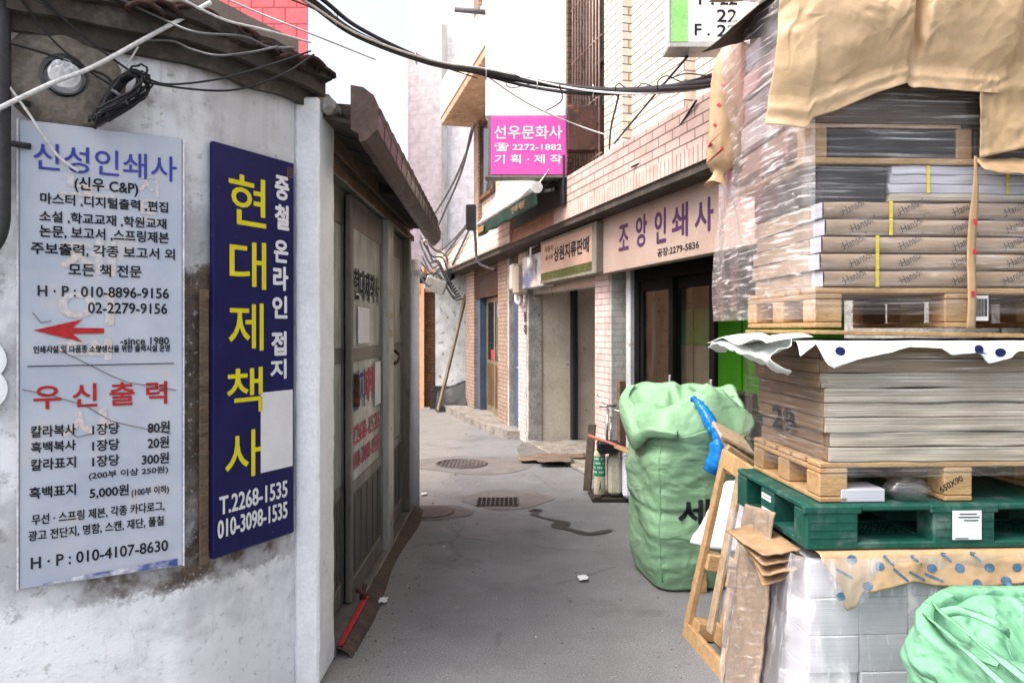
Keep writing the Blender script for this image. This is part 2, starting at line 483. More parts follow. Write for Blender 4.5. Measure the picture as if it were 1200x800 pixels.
def m_leftwall():
    n = NT('weathered_painted_concrete')
    uv = n.coord('UV'); s = n.sep(uv); u, z = s[0], s[1]
    co = n.coord('UV', (1, 1, 1))
    n1 = n.noise(co, 3.0, 8, .65); n2 = n.noise(co, 11, 7, .7); n3 = n.noise(co, 45, 5, .7)
    col = n.mix(n.step(n1, .38, .62), (.70, .71, .74), (.42, .42, .44))
    col = n.mix(n.step(n2, .53, .66, 0, .8), col, (.26, .25, .245))
    # washed streaks running down from the roof
    st = n.noise(n.coord('UV', (16, .9, 1)), 1.0, 6, .65, .3)
    up = n.step(z, 1.6, 2.6)
    col = n.mix(n.math('MULTIPLY', n.step(st, .5, .7), n.math('MULTIPLY', up, .75)), col, (.27, .25, .25))
    st2 = n.noise(n.coord('UV', (9, .6, 1), (0, 0, 0), (4, 0, 0)), 1.0, 5, .6, .4)
    col = n.mix(n.math('MULTIPLY', n.step(st2, .58, .72), n.math('MULTIPLY', up, .6)), col, (.36, .26, .26))
    # fresher pale paint near the column
    fr = n.math('MULTIPLY', n.step(n.math('ADD', u, n.math('MULTIPLY', n2, .25)), 3.12, 3.22), n.step(z, 1.7, 1.9))
    col = n.mix(n.math('MULTIPLY', fr, .6), col, (.66, .67, .70))
    # bare brown render left unpainted between the boards
    e = n.math('MULTIPLY', n.math('SUBTRACT', n2, .5), .22)
    zz = n.math('ADD', z, e); uu = n.math('ADD', u, n.math('MULTIPLY', e, .5))
    br = n.math('MULTIPLY', n.step(zz, 1.76, 1.80, 1, 0), n.math('MULTIPLY', n.step(uu, 2.55, 2.60), n.step(uu, 3.3, 3.4, 1, 0)))
    brc = n.mix(n.step(n2, .4, .6), (.135, .10, .075), (.075, .062, .052))
    brc = n.mix(n.step(n3, .56, .66), brc, (.38, .38, .39))
    brc = n.mix(n.math('MULTIPLY', n.step(n1, .45, .6), n.step(z, 1.1, .75)), brc, (.42, .42, .43))
    col = n.mix(br, col, brc)
    # dark brown band of the concrete under the eave
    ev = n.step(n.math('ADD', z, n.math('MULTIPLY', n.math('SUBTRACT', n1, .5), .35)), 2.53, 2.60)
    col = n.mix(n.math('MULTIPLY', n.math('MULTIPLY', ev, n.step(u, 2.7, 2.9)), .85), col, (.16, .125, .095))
    # scraped spots
    col = n.mix(n.step(n.noise(co, 26, 6, .75), .62, .68, 0, .85), col, (.22, .2, .185))
    # thick white paint on the lower wall
    lo = n.step(n.math('ADD', z, n.math('ADD', n.math('MULTIPLY', n.math('SUBTRACT', n2, .5), .16), n.math('MULTIPLY', n.math('SUBTRACT', n3, .5), .10))), .565, .60, 1, 0)
    wh = n.mix(n.step(n1, .4, .7), (.82, .83, .86), (.70, .71, .74))
    wh = n.mix(n.step(n.noise(co, 24, 8, .8), .57, .63, 0, .75), wh, (.42, .42, .42))
    wh = n.mix(n.step(n.noise(n.coord('UV', (30, 4, 1)), 1.0, 5, .7), .55, .7, 0, .45), wh, (.52, .53, .55))
    wh = n.mix(n.step(n1, .50, .66, 0, .4), wh, (.45, .46, .49))
    col = n.mix(lo, col, wh)
    # hair cracks
    ck = n.voro(n.coord('UV', (2.3, 1.5, 1)), 1.0, 'DISTANCE_TO_EDGE')
    ckm = n.math('MULTIPLY', n.step(n.math('ADD', ck, n.math('MULTIPLY', n3, .03)), .006, .011, 1, 0), n.step(n1, .52, .56))
    col = n.mix(n.math('MULTIPLY', ckm, .75), col, (.08, .07, .065))
    h = n.math('ADD', n.math('MULTIPLY', n3, .8), n.math('ADD', n.math('MULTIPLY', n2, 1.4), n.math('MULTIPLY', lo, .3)))
    n.bsdf(col, n.mix(lo, (.88,) * 3, (.5,) * 3), n.bump(h, .42, .008), 0, .2)
    return n.m

M['asphalt'] = m_asphalt()
M['leftwall'] = m_leftwall()
M['whitepaint'] = mk('white_paint', (.82, .83, .86), (.74, .75, .78), (.50, .49, .47), 5, .55, .5, .006, 55, .06, thr=(.66, .74), spot=14)
M['concrete'] = mk('concrete', (.30, .285, .27), (.22, .21, .20), (.12, .11, .1), 4, .9, .5, .008, 60, .2)
M['dirtyconcrete'] = mk('dirty_concrete', (.26, .235, .21), (.17, .155, .14), (.08, .072, .065), 5, .9, .6, .01, 50, .25)
M['greyrender'] = mk('grey_render', (.40, .39, .37), (.27, .26, .245), (.10, .09, .08), 6, .9, .7, .012, 40, .25, thr=(.6, .68), spot=16)
M['cream'] = mk('cream_paint', (.60, .55, .46), (.50, .45, .375), (.16, .13, .1), 3, .75, .35, .005, 40, .12, thr=(.63, .72), spot=8)
M['plaster'] = mk('pale_plaster', (.58, .60, .60), (.40, .41, .41), (.2, .2, .2), 2.2, .8, .4, .008, 40, .15, thr=(.58, .66))
M['orange'] = mk('orange_wall', (.50, .25, .14), (.43, .21, .12), (.25, .14, .09), 3, .8, .3, .005, 40, .12, thr=(.6, .7))
M['pinkbrick'] = brick('pink_tile_brick', (.60, .465, .41), (.54, .405, .355), (.18, .125, .11), .215, .075, .006, .35, None)
M['brownbrick'] = brick('stained_brick', (.42, .23, .14), (.36, .19, .115), (.11, .07, .05), .215, .075, .006, .5, (.09, .055, .04))
M['soldier'] = brick('soldier_brick', (.66, .50, .44), (.60, .44, .38), (.22, .15, .13), .5, .06, .006, .35, (.32, .22, .18), vertical=True)
M['creambrick'] = brick('cream_tile_brick', (.66, .60, .52), (.60, .54, .46), (.17, .13, .11), .215, .075, .0055, .35, None)
M['pierbrick'] = brick('pale_pink_brick', (.66, .53, .50), (.60, .46, .43), (.30, .22, .20), .19, .062, .005, .5, (.30, .24, .21))
M['oldbrick'] = brick('old_brick', (.37, .26, .20), (.31, .22, .165), (.12, .085, .07), .19, .062, .006, .6, (.13, .10, .085))
M['siding'] = brick('cream_siding', (.78, .70, .60), (.76, .67, .57), (.28, .20, .15), 6.0, .085, .007, .4, (.55, .40, .28))
M['redtile'] = brick('red_wall_tile', (.74, .13, .15), (.70, .11, .13), (.36, .06, .07), .5, .36, .02, .45, None)
M['paletile'] = brick('pale_wall_tile', (.90, .91, .93), (.88, .89, .91), (.80, .79, .79), .4, .4, .01, .5, None)
M['interior'] = mk('interior_wall', (.62, .59, .53), (.5, .47, .41), (.15, .13, .11), 2, .8, .2)
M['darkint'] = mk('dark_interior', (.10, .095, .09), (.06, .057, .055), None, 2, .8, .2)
M['alu'] = mk('weathered_aluminium', (.225, .21, .185), (.16, .15, .135), (.10, .09, .08), 6, .42, .2, .003, 60, .12, .55, (1, 1, .25))
M['alulight'] = mk('bright_aluminium', (.50, .49, .46), (.40, .39, .37), (.25, .22, .18), 4, .38, .15, .003, 60, .1, .6, (1, 1, .3))
M['kick'] = mk('grey_kick_panel', (.115, .105, .093), (.088, .08, .07), (.06, .05, .045), 3, .5, .2, .003, 50, .12, .3, (1, 1, .3))
M['rust'] = mk('rusty_metal', (.16, .085, .05), (.10, .055, .036), (.26, .13, .06), 7, .75, .5, .005, 60, .3, .2)
M['ruststeel'] = mk('rusty_brown_sheet', (.085, .042, .033), (.05, .028, .025), (.17, .075, .042), 4, .55, .3, .004, 50, .2, .3, thr=(.56, .7), spot=7)
M['brownmetal'] = mk('brown_sheet_metal', (.075, .050, .043), (.052, .036, .032), (.15, .10, .08), 4, .4, .25, .004, 40, .15, .5, (1, .4, 1), thr=(.58, .74))
M['soffit'] = mk('dark_board', (.075, .062, .052), (.05, .042, .037), (.12, .1, .085), 4, .85, .35, .005, 40, .2)  # dark brown tone shared by the soffits and eave boards
M['oldwood'] = mk('old_wood', (.17, .115, .075), (.11, .075, .05), (.06, .04, .03), 4, .8, .5, .006, 30, .3, 0, (1, 6, 6))
M['rooffelt'] = mk('dark_roof_sheet', (.045, .036, .031), (.03, .025, .023), (.10, .07, .055), 6, .9, .8, .02, 30, .3)
M['rooftile'] = mk('old_red_roof_tile', (.055, .027, .022), (.035, .02, .018), (.03, .028, .027), 8, .85, .7, .012, 40, .3)
M['blueframe'] = mk('blue_grey_paint', (.075, .105, .155), (.055, .078, .12), (.16, .15, .14), 4, .5, .2, .003, 50, .12, thr=(.66, .72))
M['blackframe'] = mk('black_frame', (.007, .007, .007), (.010, .010, .009), None, 4, .85, .1, spec=.04)
M['glass'] = glass('window_glass', (.82, .84, .82), .0, .03, .035)
M['frosted'] = glass('dusty_glass', (.62, .68, .64), .46, .10, .40, (.50, .52, .46))
M['darkglass'] = glass('dark_glass', (.25, .25, .25), .05, .05, .2)
M['iron'] = mk('window_bars', (.40, .28, .24), (.30, .20, .17), (.12, .06, .04), 6, .6, .2)
M['black'] = mk('black_rubber', (.015, .015, .018), (.022, .022, .025), None, 6, .5, .1)
M['blackpipe'] = mk('dark_pipe', (.035, .035, .040), (.025, .025, .028), (.08, .08, .08), 6, .45, .2)
M['whitecable'] = mk('white_cable', (.66, .66, .66), (.5, .5, .5), None, 8, .5, 0)
M['greycable'] = mk('grey_cable', (.16, .16, .17), (.1, .1, .11), None, 8, .5, 0)
M['manhole'] = mk('cast_iron', (.11, .095, .09), (.075, .066, .063), (.16, .11, .09), 12, .6, .5, .01, 50, .25, .4)
M['patch'] = mk('reddish_concrete_patch', (.165, .148, .139), (.130, .122, .118), (.10, .095, .093), 5, .9, .5, .006, 70, .2)
M['wet'] = mk('wet_asphalt', (.034, .033, .034), (.026, .026, .027), None, 8, .42, .4, .004, 120, .2, spec=.5)

# ================================================================ ground
g = MB()
g.face([(-400, -400, 0), (400, -400, 0), (400, 400, 0), (-400, 400, 0)])
kind(g.build('ground', M['asphalt'], base=(0, 0, 0)), 'structure')

def blob(cx, cy, rx, ry, seed, n=40, amp=.25):
    r = []
    for k in range(n):
        a = 2 * math.pi * k / n
        f = 1 + amp * noise.noise(Vector((math.cos(a) * 1.7 + seed, math.sin(a) * 1.7, seed)))
        r.append((cx + rx * f * math.cos(a), cy + ry * f * math.sin(a)))
    return r
def sheet(name, poly, z, m, k='structure'):
    b = MB(); b.face([(x, y, z) for x, y in poly]); o = b.build(name, m, base=(poly[0][0], poly[0][1], z)); kind(o, k); return o
sheet('concrete_patch', blob(-.42, 8.35, .75, .55, 3), .004, M['patch'])
sheet('concrete_patch', blob(-.05, 6.62, .42, .36, 5), .004, M['patch'])
sheet('concrete_patch', blob(-.70, 6.15, .36, .26, 8), .004, M['patch'])
# damp streak on the asphalt
pts = [(620, 599, 2), (630, 598, 5), (626, 603, 3.0), (637, 607, 2.0), (650, 610, 2.6), (660, 613, 6), (655, 617, 6), (672, 622, 3.5), (690, 626, 5), (705, 624, 6), (716, 621, 3)]
b = MB()
L = []
for x, y, w in pts:
    Y = FPX * CAMH / (y - HOR); L.append((Vector(((x - 600) / FPX * Y, Y, .006)), w / 850 * Y))
c = spline([p for p, w in L], 6); ws = spline([(w, 0, 0) for p, w in L], 6)
vs = []
for i, p in enumerate(c):
    t = (c[min(i + 1, len(c) - 1)] - c[max(i - 1, 0)]).normalized(); nrm = Vector((-t.y, t.x, 0))
    w = max(ws[i].x, .006) * (1 + .5 * noise.noise(p * 9)) * 1.25
    vs.append((b.bm.verts.new(p + nrm * w), b.bm.verts.new(p - nrm * w)))
for A, B in zip(vs, vs[1:]): b.bm.faces.new((A[0], A[1], B[1], B[0]))
kind(b.build('water_stain', M['wet']), 'structure')

# ================================================================ the hut on the left: curved wall, column, shop front, roof
hut = thing('print_shop_hut', 'low weathered white hut with dark tiled roof and aluminium shop front', 'building', ID, (-.95, 3.15, 0))
poly = [(-4.6, .72), (-3.72, 1.23), (-1.651, 2.43), (-1.221, 2.678), (-1.143, 2.775), (-.95, 3.15), (-.935, 3.19)]
def along(poly, step):
    out = [(Vector(poly[0]), 0.0)]; s = 0
    for a, c in zip(poly, poly[1:]):
        a, c = Vector(a), Vector(c); l = (c - a).length; k = max(1, int(l / step))
        for i in range(1, k + 1): out.append((a.lerp(c, i / k), s + l * i / k))
        s += l
    return out
ws_ = along(poly, .035)
s0 = [s for p, s in ws_ if (p - Vector((-1.651, 2.43))).length < 1e-4][0]
b = MB()
NZ = 90
HT = 2.82
cols = []
for i, (p, s) in enumerate(ws_):
    q = ws_[min(i + 1, len(ws_) - 1)][0] - ws_[max(i - 1, 0)][0]; q.normalize(); nn = Vector((q.y, -q.x))
    col = []
    for j in range(NZ + 1):
        z = HT * j / NZ
        d = .007 * noise.noise(Vector((s * 3, z * 3, 1))) + .003 * noise.noise(Vector((s * 14, z * 14, 4))) - .004
        if z < .6: d += .004
        col.append(b.bm.verts.new((p.x + nn.x * d, p.y + nn.y * d, z)))
    cols.append(col)
for i in range(len(cols) - 1):
    for j in range(NZ):
        f = b.bm.faces.new((cols[i][j], cols[i + 1][j], cols[i + 1][j + 1], cols[i][j + 1])); f.smooth = True
        for l, (a, c) in zip(f.loops, ((0, 0), (1, 0), (1, 1), (0, 1))):
            l[b.uv].uv = (ws_[i + a][1] - s0 + 2.392, HT * (j + c) / NZ)
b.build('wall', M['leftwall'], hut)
b = MB()   # rest of the shell: back and far end, floor
b.box(-4.6, -4.5, .85, 6.2, 0, 2.75); b.box(-4.5, -.95, 6.1, 6.2, 0, 2.75); b.box(-4.5, -.9, 3.5, 6.1, .01, .03)
b.box(-2.6, -2.5, 3.0, 6.1, 0.03, 2.7)
b.build('back_wall', M['interior'], hut)
b = MB()
b.box(-.945, -.838, 3.15, 3.42, 0, 2.56, .010)
bmesh.ops.subdivide_edges(b.bm, edges=[e for e in b.bm.edges if abs(e.verts[0].co.z - e.verts[1].co.z) > 1], cuts=90)
for v in b.bm.verts: v.co += noise.noise_vector(v.co * 30) * .0014 * (1 + 2.0 * max(0, noise.noise(Vector((v.co.z * 6, v.co.x * 20, 2)))))
b.build('column', M['whitepaint'], hut, jitter=.003)
b = MB(); b.box(-.842, -.775, 3.16, 3.40, 2.50, 2.57, .02)
b.build('bracket', M['greyrender'], hut)

# shop front (frame FL: x = distance, y = into the hut)
b = MB()
b.box(3.42, 6.2, -.02, .10, 2.30, 2.36, .004); b.box(3.42, 6.2, .0, .03, 2.36, 2.40, .003); b.box(3.42, 6.2, .05, .08, 2.26, 2.30)
b.box(3.42, 6.2, -.04, .12, .0, .055, .006)
b.box(5.96, 6.06, -.03, .09, .055, 2.30, .006); b.box(6.08, 6.16, -.01, .09, .055, 2.30, .006)
b.box(3.42, 3.47, -.0, .09, .055, 2.30, .004)
b.build('shopfront_frame', M['alu'], hut, FL)
b = MB()
b.box(3.40, 6.2, -.025, .08, 2.40, 2.49, .006); b.box(3.42, 6.2, -.005, .08, 2.49, 2.66)
b.build('fascia_board', M['oldwood'], hut, FL, jitter=.003)
b = MB(); b.box(3.42, 6.2, -.035, -.022, 2.30, 2.345, .003)
b.build('lintel_strip', M['rust'], hut, FL)
b = MB(); b.box(3.43, 4.05, -.072, -.045, .055, .070, .003)
b.build('red_track', mk('red_paint', (.45, .03, .035), (.35, .025, .03), (.2, .05, .04), 8, .45, .2), hut, FL)
b = MB()
b.grid(lambda u, v: (3.42 + 2.75 * u, -.115 + .08 * v - .02 * math.sin(u * 9), .004 + .05 * v ** .6), 30, 3)
b.build('threshold', mk('dark_rust', (.085, .058, .045), (.05, .042, .038), (.15, .085, .055), 6, .85, .5, .005, 50, .3), hut, FL, jitter=.004)

def leaf(l0, l1, y0, glassmat, name='sliding_door'):
    d = MB()
    st = .055
    d.box(l0, l0 + st, y0, y0 + .035, .06, 2.29, .005); d.box(l1 - st, l1, y0, y0 + .035, .06, 2.29, .005)
    for z0, z1 in ((.06, .17), (.64, .70), (1.37, 1.45), (2.12, 2.29)):
        d.box(l0 + st, l1 - st, y0 + .003, y0 + .032, z0, z1, .004)
    o = d.build(name, M['alu'], hut, FL)
    k = MB(); k.box(l0 + st, l1 - st, y0 + .012, y0 + .022, .17, .64)
    nr = 5
    for i in range(nr):
        x = l0 + st + (l1 - l0 - 2 * st) * (i + .5) / nr
        k.box(x - .012, x + .012, y0 + .006, y0 + .012, .19, .62, .002)
    k.build('kick_panel', M['kick'], o, FL)
    for z0, z1 in ((.70, 1.37), (1.45, 2.12)):
        gp = MB(); gp.box(l0 + st, l1 - st, y0 + .014, y0 + .02, z0, z1)
        gp.build('pane', glassmat, o, FL)
    return o
leaf(3.56, 4.02, .05, M['frosted'])
lb = leaf(3.95, 4.93, .005, M['frosted'])
leaf(5.12, 5.96, .03, M['frosted'])
b = MB(); b.box(4.925, 5.12, -.035, .06, .03, 2.30, .006)
for z in (.12, .2, .45, .85, 1.35, 2.18, 2.24): b.box(5.01, 5.035, -.038, -.034, z, z + .03)
b.build('post', M['alulight'], hut, FL)
b = MB(); b.box(4.03, 4.06, -.02, .01, 1.12, 1.3, .004); b.build('door_pull', M['ruststeel'], hut, FL)
b = MB(); b.tube([(3.99, -.01, .12), (3.99, -.06, .10), (3.99, -.06, .06), (4.04, -.03, .05), (4.05, -.05, .13)], .012, 6); b.build('padlock', M['ruststeel'], hut, FL)
b = MB(); b.tube([(5.2, -.02, 1.3), (5.2, -.05, 1.32), (5.3, -.05, 1.36), (5.3, -.01, 1.4)], .012, 6)
b.build('latch', M['ruststeel'], hut, FL)
m_white = mk('white_vinyl', (.74, .74, .76), (.68, .68, .71), None, 4, .5, 0, finec=.03)
m_navyt = mk('navy_vinyl', (.03, .035, .16), (.025, .03, .12), None, 10, .5, 0)
m_redt = mk('red_vinyl', (.50, .03, .05), (.4, .03, .04), None, 10, .5, 0)
m_blackt = mk('black_vinyl', (.016, .016, .02), (.02, .02, .025), None, 10, .6, 0, spec=.1)
def glass_text(s, x0, x1, z0, z1, m, yy, bold=.035):
    w = MB(); w.text(s, x0, x1, z0, z1, yy - .001, bold + .035); w.build('lettering', m_white, lb, FL, fix=False)
    w = MB(); w.text(s, x0, x1, z0, z1, yy - .003, bold); w.build('lettering', m, lb, FL, fix=False)
glass_text('현대제책사', 4.06, 4.82, 1.72, 1.90, m_blackt, .017)
glass_text('접지', 4.04, 4.36, 1.09, 1.32, m_navyt, .017)
glass_text('제책', 4.38, 4.62, 1.11, 1.32, m_redt, .017)
glass_text('2268-1535', 4.03, 4.84, .90, 1.01, m_redt, .017)
glass_text('010-3098-1535', 4.03, 4.84, .76, .86, m_redt, .017)
for q in ((4.15, 4.47, .008, .0125, 1.47, 1.68), (4.66, 4.85, .008, .0125, 1.06, 1.34)):
    b = MB(); b.box(*q); b.build('paper_notice', m_white, lb, FL)
m_tape = mk('old_yellow_tape', (.48, .40, .20), (.40, .33, .16), None, 12, .6, 0)
for z in (1.62, 1.78, 1.5): b = MB(); b.box(4.95, 5.09, -.037, -.0355, z, z + .05); b.build('tape', m_tape, hut, FL)
# interior glimpses
ib = thing('storage_shelf', 'grey steel shelf inside the hut behind the dusty sliding doors', 'shelf', ID, (-1.75, 4.9, .03))
b = MB()
for z in (.1, .6, 1.1, 1.6, 2.0): b.box(-2.0, -1.5, 3.6, 5.9, z, z + .03)
for x in (-2.0, -1.53):
    for y in (3.6, 4.7, 5.87): b.box(x, x + .03, y, y + .03, .03, 2.1)
b.build('shelf_frame', M['alulight'], ib)
cb = [(.14, .0), (.63, .3)]
for i in range(9):
    z = (.131, .631, 1.131)[i % 3]; y = 3.7 + .72 * (i // 3)
    w = MB(); w.box(-1.98 + .02 * (i % 2), -1.55, y, y + .5, z, z + .3 + .04 * (i % 3), .006)
    o = w.build('cardboard_box', mk('box_card_%d' % i, ((.36, .27, .17), (.5, .46, .4), (.45, .36, .07))[i % 3], None, None, 4, .8, .2))
    tag(o, 'carton on the steel shelf behind the dusty sliding doors of the hut', 'box', 'cartons on the shelf in the hut')
b = MB(); b.box(-1.3, -1.08, 3.48, 3.72, .035, .95, .01)
tag(b.build('cabinet', mk('yellow_paint', (.5, .40, .03), (.42, .33, .03), None, 5, .5, .1)), 'yellow cabinet just inside the hut beside the white column', 'cabinet')

# eave over the shop front
b = MB()
prof = [(x_, z_ - .045) for x_, z_ in [(-.70, 2.63), (-.645, 2.62), (-.60, 2.585), (-.615, 2.54), (-.58, 2.50), (-.585, 2.44), (-.63, 2.39), (-.66, 2.385), (-.665, 2.42), (-.70, 2.44)]]
segs = [3.13 + 2.8 * i / 16 for i in range(17)]
for a, c in zip(segs, segs[1:]):
    drop = lambda y: -.125 * (y - 3.13) / 2.8 + .02
    A = [b.bm.verts.new((x + .003, a + .004, z + drop(a) + .0015)) for x, z in prof]
    B = [b.bm.verts.new((x, c + .01, z + drop(c) - .004)) for x, z in prof]
    n_ = len(prof)
    for i in range(n_): b.bm.faces.new((A[i], A[(i + 1) % n_], B[(i + 1) % n_], B[i]))
    b.bm.faces.new(A); b.bm.faces.new(list(reversed(B)))
b.build('eave_gutter', M['brownmetal'], hut, jitter=.003)
b = MB()
for k in range(10):
    y0 = 3.22 + .275 * k
    b.prism([(-.88, 2.50), (-.64, 2.44 - .012 * k), (-.64, 2.46 - .012 * k), (-.88, 2.52)], 'y', y0, y0 + .268)
b.build('soffit', M['soffit'], hut)
# roof: follows the wall, overhanging, climbing inward
roofline = [(-4.72, .55), (-3.80, 1.08), (-1.63, 2.33), (-1.15, 2.61), (-1.05, 2.72), (-.86, 3.06), (-.80, 3.2)]
rl = along(roofline, .05)
b = MB()
rv = []
for i, (p, s) in enumerate(rl):
    j = .028 * noise.noise(Vector((s * 7, 1, 2))) + .018 * noise.noise(Vector((s * 23, 5, 2)))
    zt = 2.665 + .03 * noise.noise(Vector((s * 5, 9, 1))) - .03 * max(0, (p.y - 2.4))
    C = Vector((-2.9, 4.6)); d = (C - p).normalized()
    row = []
    for k, (t, up) in enumerate(((0.0, 0), (.0 - j, .045), (.25, .085), (.9, .20), (2.0, .46))):
        q = p + d * (t + j)
        row.append(b.bm.verts.new((q.x, q.y, zt + up + (.012 * noise.noise(Vector((s * 30, k, 3)))))))
    for k, (t, up) in enumerate(((1.9, .40), (.3, .02), (.12, -.01))):
        q = p + d * (t + j); row.append(b.bm.verts.new((q.x, q.y, zt + up)))
    rv.append(row)
for A, B in zip(rv, rv[1:]):
    for k in range(8): b.bm.faces.new((A[k], B[k], B[(k + 1) % 8], A[(k + 1) % 8]))
b.bm.faces.new(rv[0]); b.bm.faces.new(rv[-1])
roof = b.build('roof', M['rooffelt'], hut)
b = MB(); b.prism([(-.70, 2.50), (-4.5, 2.80), (-4.5, 2.87), (-.70, 2.57)], 'y', 3.3, 4.6); b.prism([(-.70, 2.40), (-4.5, 2.72), (-4.5, 2.79), (-.70, 2.455)], 'y', 4.6, 6.2)
b.build('roof_deck', M['rooffelt'], hut)
b = MB()   # rotten boards closing the eave
for lay, (ins, zt_, zb_q) in enumerate(((.03, 2.70, 2.60), (.075, 2.655, 2.535))):
    row = []
    for i, (p, s) in enumerate(rl):
        C = Vector((-2.9, 4.6)); d = (C - p).normalized(); q = p + d * (ins + .006 * noise.noise(Vector((s * 9, lay, 0))))
        lo = zb_q + .025 * noise.noise(Vector((s * 4, 3, lay))) - .02 * max(0, p.y - 2.4)
        q2 = q + d * .03
        row.append([b.bm.verts.new(v) for v in ((q.x, q.y, lo), (q.x, q.y, zt_), (q2.x, q2.y, zt_), (q2.x, q2.y, lo))])
    for A, B in zip(row, row[1:]):
        for k in range(4): b.bm.faces.new((A[k], B[k], B[(k + 1) % 4], A[(k + 1) % 4]))
b.build('eave_board', M['soffit'], roof, fix=True)
b = MB()   # broken clay tiles poking over the edge
rr = random.Random(4)
for i in range(4, len(rl) - 1):
    p, s = rl[i]; C = Vector((-2.9, 4.6)); d = (C - p).normalized(); t = Vector((-d.y, d.x))
    if p.x < -2.6: continue
    for lay in range(2):
        if rr.random() < .25: continue
        L_ = .26 + .1 * rr.random(); a0 = rr.uniform(-.25, .25); out = rr.uniform(-.055, .02) - .0 + .06 * lay
        base = Vector((p.x, p.y, 2.675 + .03 * lay + rr.uniform(-.02, .02) - .03 * max(0, p.y - 2.4)))
        rad = .062
        ca, sa = math.cos(a0), math.sin(a0)
        dd = Vector((d.x * ca - d.y * sa, d.x * sa + d.y * ca, .16)).normalized(); tt = Vector((-dd.y, dd.x, 0)).normalized(); nn = dd.cross(tt) * -1
        if nn.z < 0: nn = -nn
        def fn(u, v, base=base, dd=dd, tt=tt, nn=nn, out=out, L_=L_, rad=rad, ph=rr.random()):
            an = math.pi * (.12 + .76 * v); rag = .018 * noise.noise(Vector((v * 5, ph * 20, 0))) * (1 - u)
            return base + dd * (out + rag + L_ * u) + tt * (rad * math.cos(an)) + nn * (rad * .7 * math.sin(an) - .02)
        b.grid(fn, 3, 6)
o = b.build('roof_tile', M['rooftile'], roof, fix=False, solid=.014)
b = MB(); b.tube([(-.845, 6.24, 0.01), (-.845, 6.24, 2.15)], .05, 14); b.box(-.905, -.785, 6.19, 6.30, 2.02, 2.06, .004)
tag(b.build('downpipe', M['whitepaint']), 'white downpipe at the far end of the aluminium shop front', 'pipe')

# ================================================================ the long brick building on the right
bld = thing('brick_shop_building', 'long brick shop building with pink parapet band and cream upper wall', 'building', FR, (-8, 0, 0))
def ub(u0, u1, w0, w1, z0, z1, bev=0, B=None):
    """box given by distance u along the facade and w out of it"""
    return (B or MB()).box(-u1, -u0, -w1, -w0, z0, z1, bev)
# upper wall with a barred window
b = MB()
ub(1.5, 7.54, -.35, 0, 2.95, 7.6, 0, b); ub(8.43, 13.26, -.35, 0, 2.95, 7.6, 0, b); ub(7.54, 8.43, -.35, 0, 2.95, 3.25, 0, b); ub(7.54, 8.43, -.35, 0, 5.7, 7.6, 0, b)
b.build('upper_wall', M['creambrick'], bld, FR)
for u0, u1, w1 in ((6.90, 7.22, .09), (5.76, 5.98, .09)):
    b = MB(); ub(u0, u1, .0, w1, 3.0, 7.6, .004, b); b.build('pilaster', M['creambrick'], bld, FR)
for u0, u1 in ((8.44, 8.68), (12.95, 13.30)):
    b = MB(); ub(u0, u1, .0, .07, 3.0, 7.6, .004, b); b.build('pilaster', M['oldbrick'], bld, FR)
wd = MB(); ub(7.54, 8.43, -.3, -.26, 3.25, 5.7, 0, wd)
wo_ = wd.build('window', M['darkglass'], bld, FR)
b = MB()
for i in range(10): b.tube([(-(7.6 + .085 * i), -.03, 3.28), (-(7.6 + .085 * i), -.03, 5.7)], .011, 6)
for z in (3.32, 3.9, 4.5, 5.1): b.tube([(-7.54, -.03, z), (-8.43, -.03, z)], .009, 6)
b.build('window_bars', M['iron'], wo_, FR)
b = MB(); ub(7.54, 7.60, -.26, -.2, 3.25, 5.7, 0, b); ub(8.37, 8.43, -.26, -.2, 3.25, 5.7, 0, b); ub(7.97, 8.01, -.26, -.21, 3.25, 5.7, 0, b); ub(7.6, 8.37, -.26, -.2, 4.45, 4.5, 0, b)
b.build('window_frame', M['alu'], wo_, FR)
w2 = MB(); ub(12.05, 12.9, .004, .02, 3.8, 5.0, 0, w2); w2 = w2.build('window', M['darkglass'], bld, FR)
b = MB(); ub(12.0, 12.05, .002, .05, 3.75, 5.05, 0, b); ub(12.9, 12.95, .002, .05, 3.75, 5.05, 0, b); ub(12.05, 12.9, .002, .05, 5.0, 5.05, 0, b); ub(12.05, 12.9, .002, .07, 3.75, 3.8, 0, b)
b.build('window_frame', M['rust'], w2, FR)
# roof balcony of the far half
b = MB(); ub(8.75, 13.42, -.3, .63, 5.14, 5.26, .01, b)
b.build('balcony_slab', mk('peeling_soffit', (.50, .35, .23), (.40, .27, .17), (.70, .55, .40), 5, .85, .5, .01, 30, .2), bld, FR, jitter=.006)
b = MB(); ub(8.75, 13.44, .55, .65, 5.26, 5.86, .01, b); ub(13.34, 13.44, -.3, .55, 5.26, 5.86, .01, b)
b.build('balcony_wall', mk('pale_cream_paint', (.80, .72, .60), (.74, .64, .52), (.5, .35, .25), 3, .7, .2, thr=(.66, .75)), bld, FR)
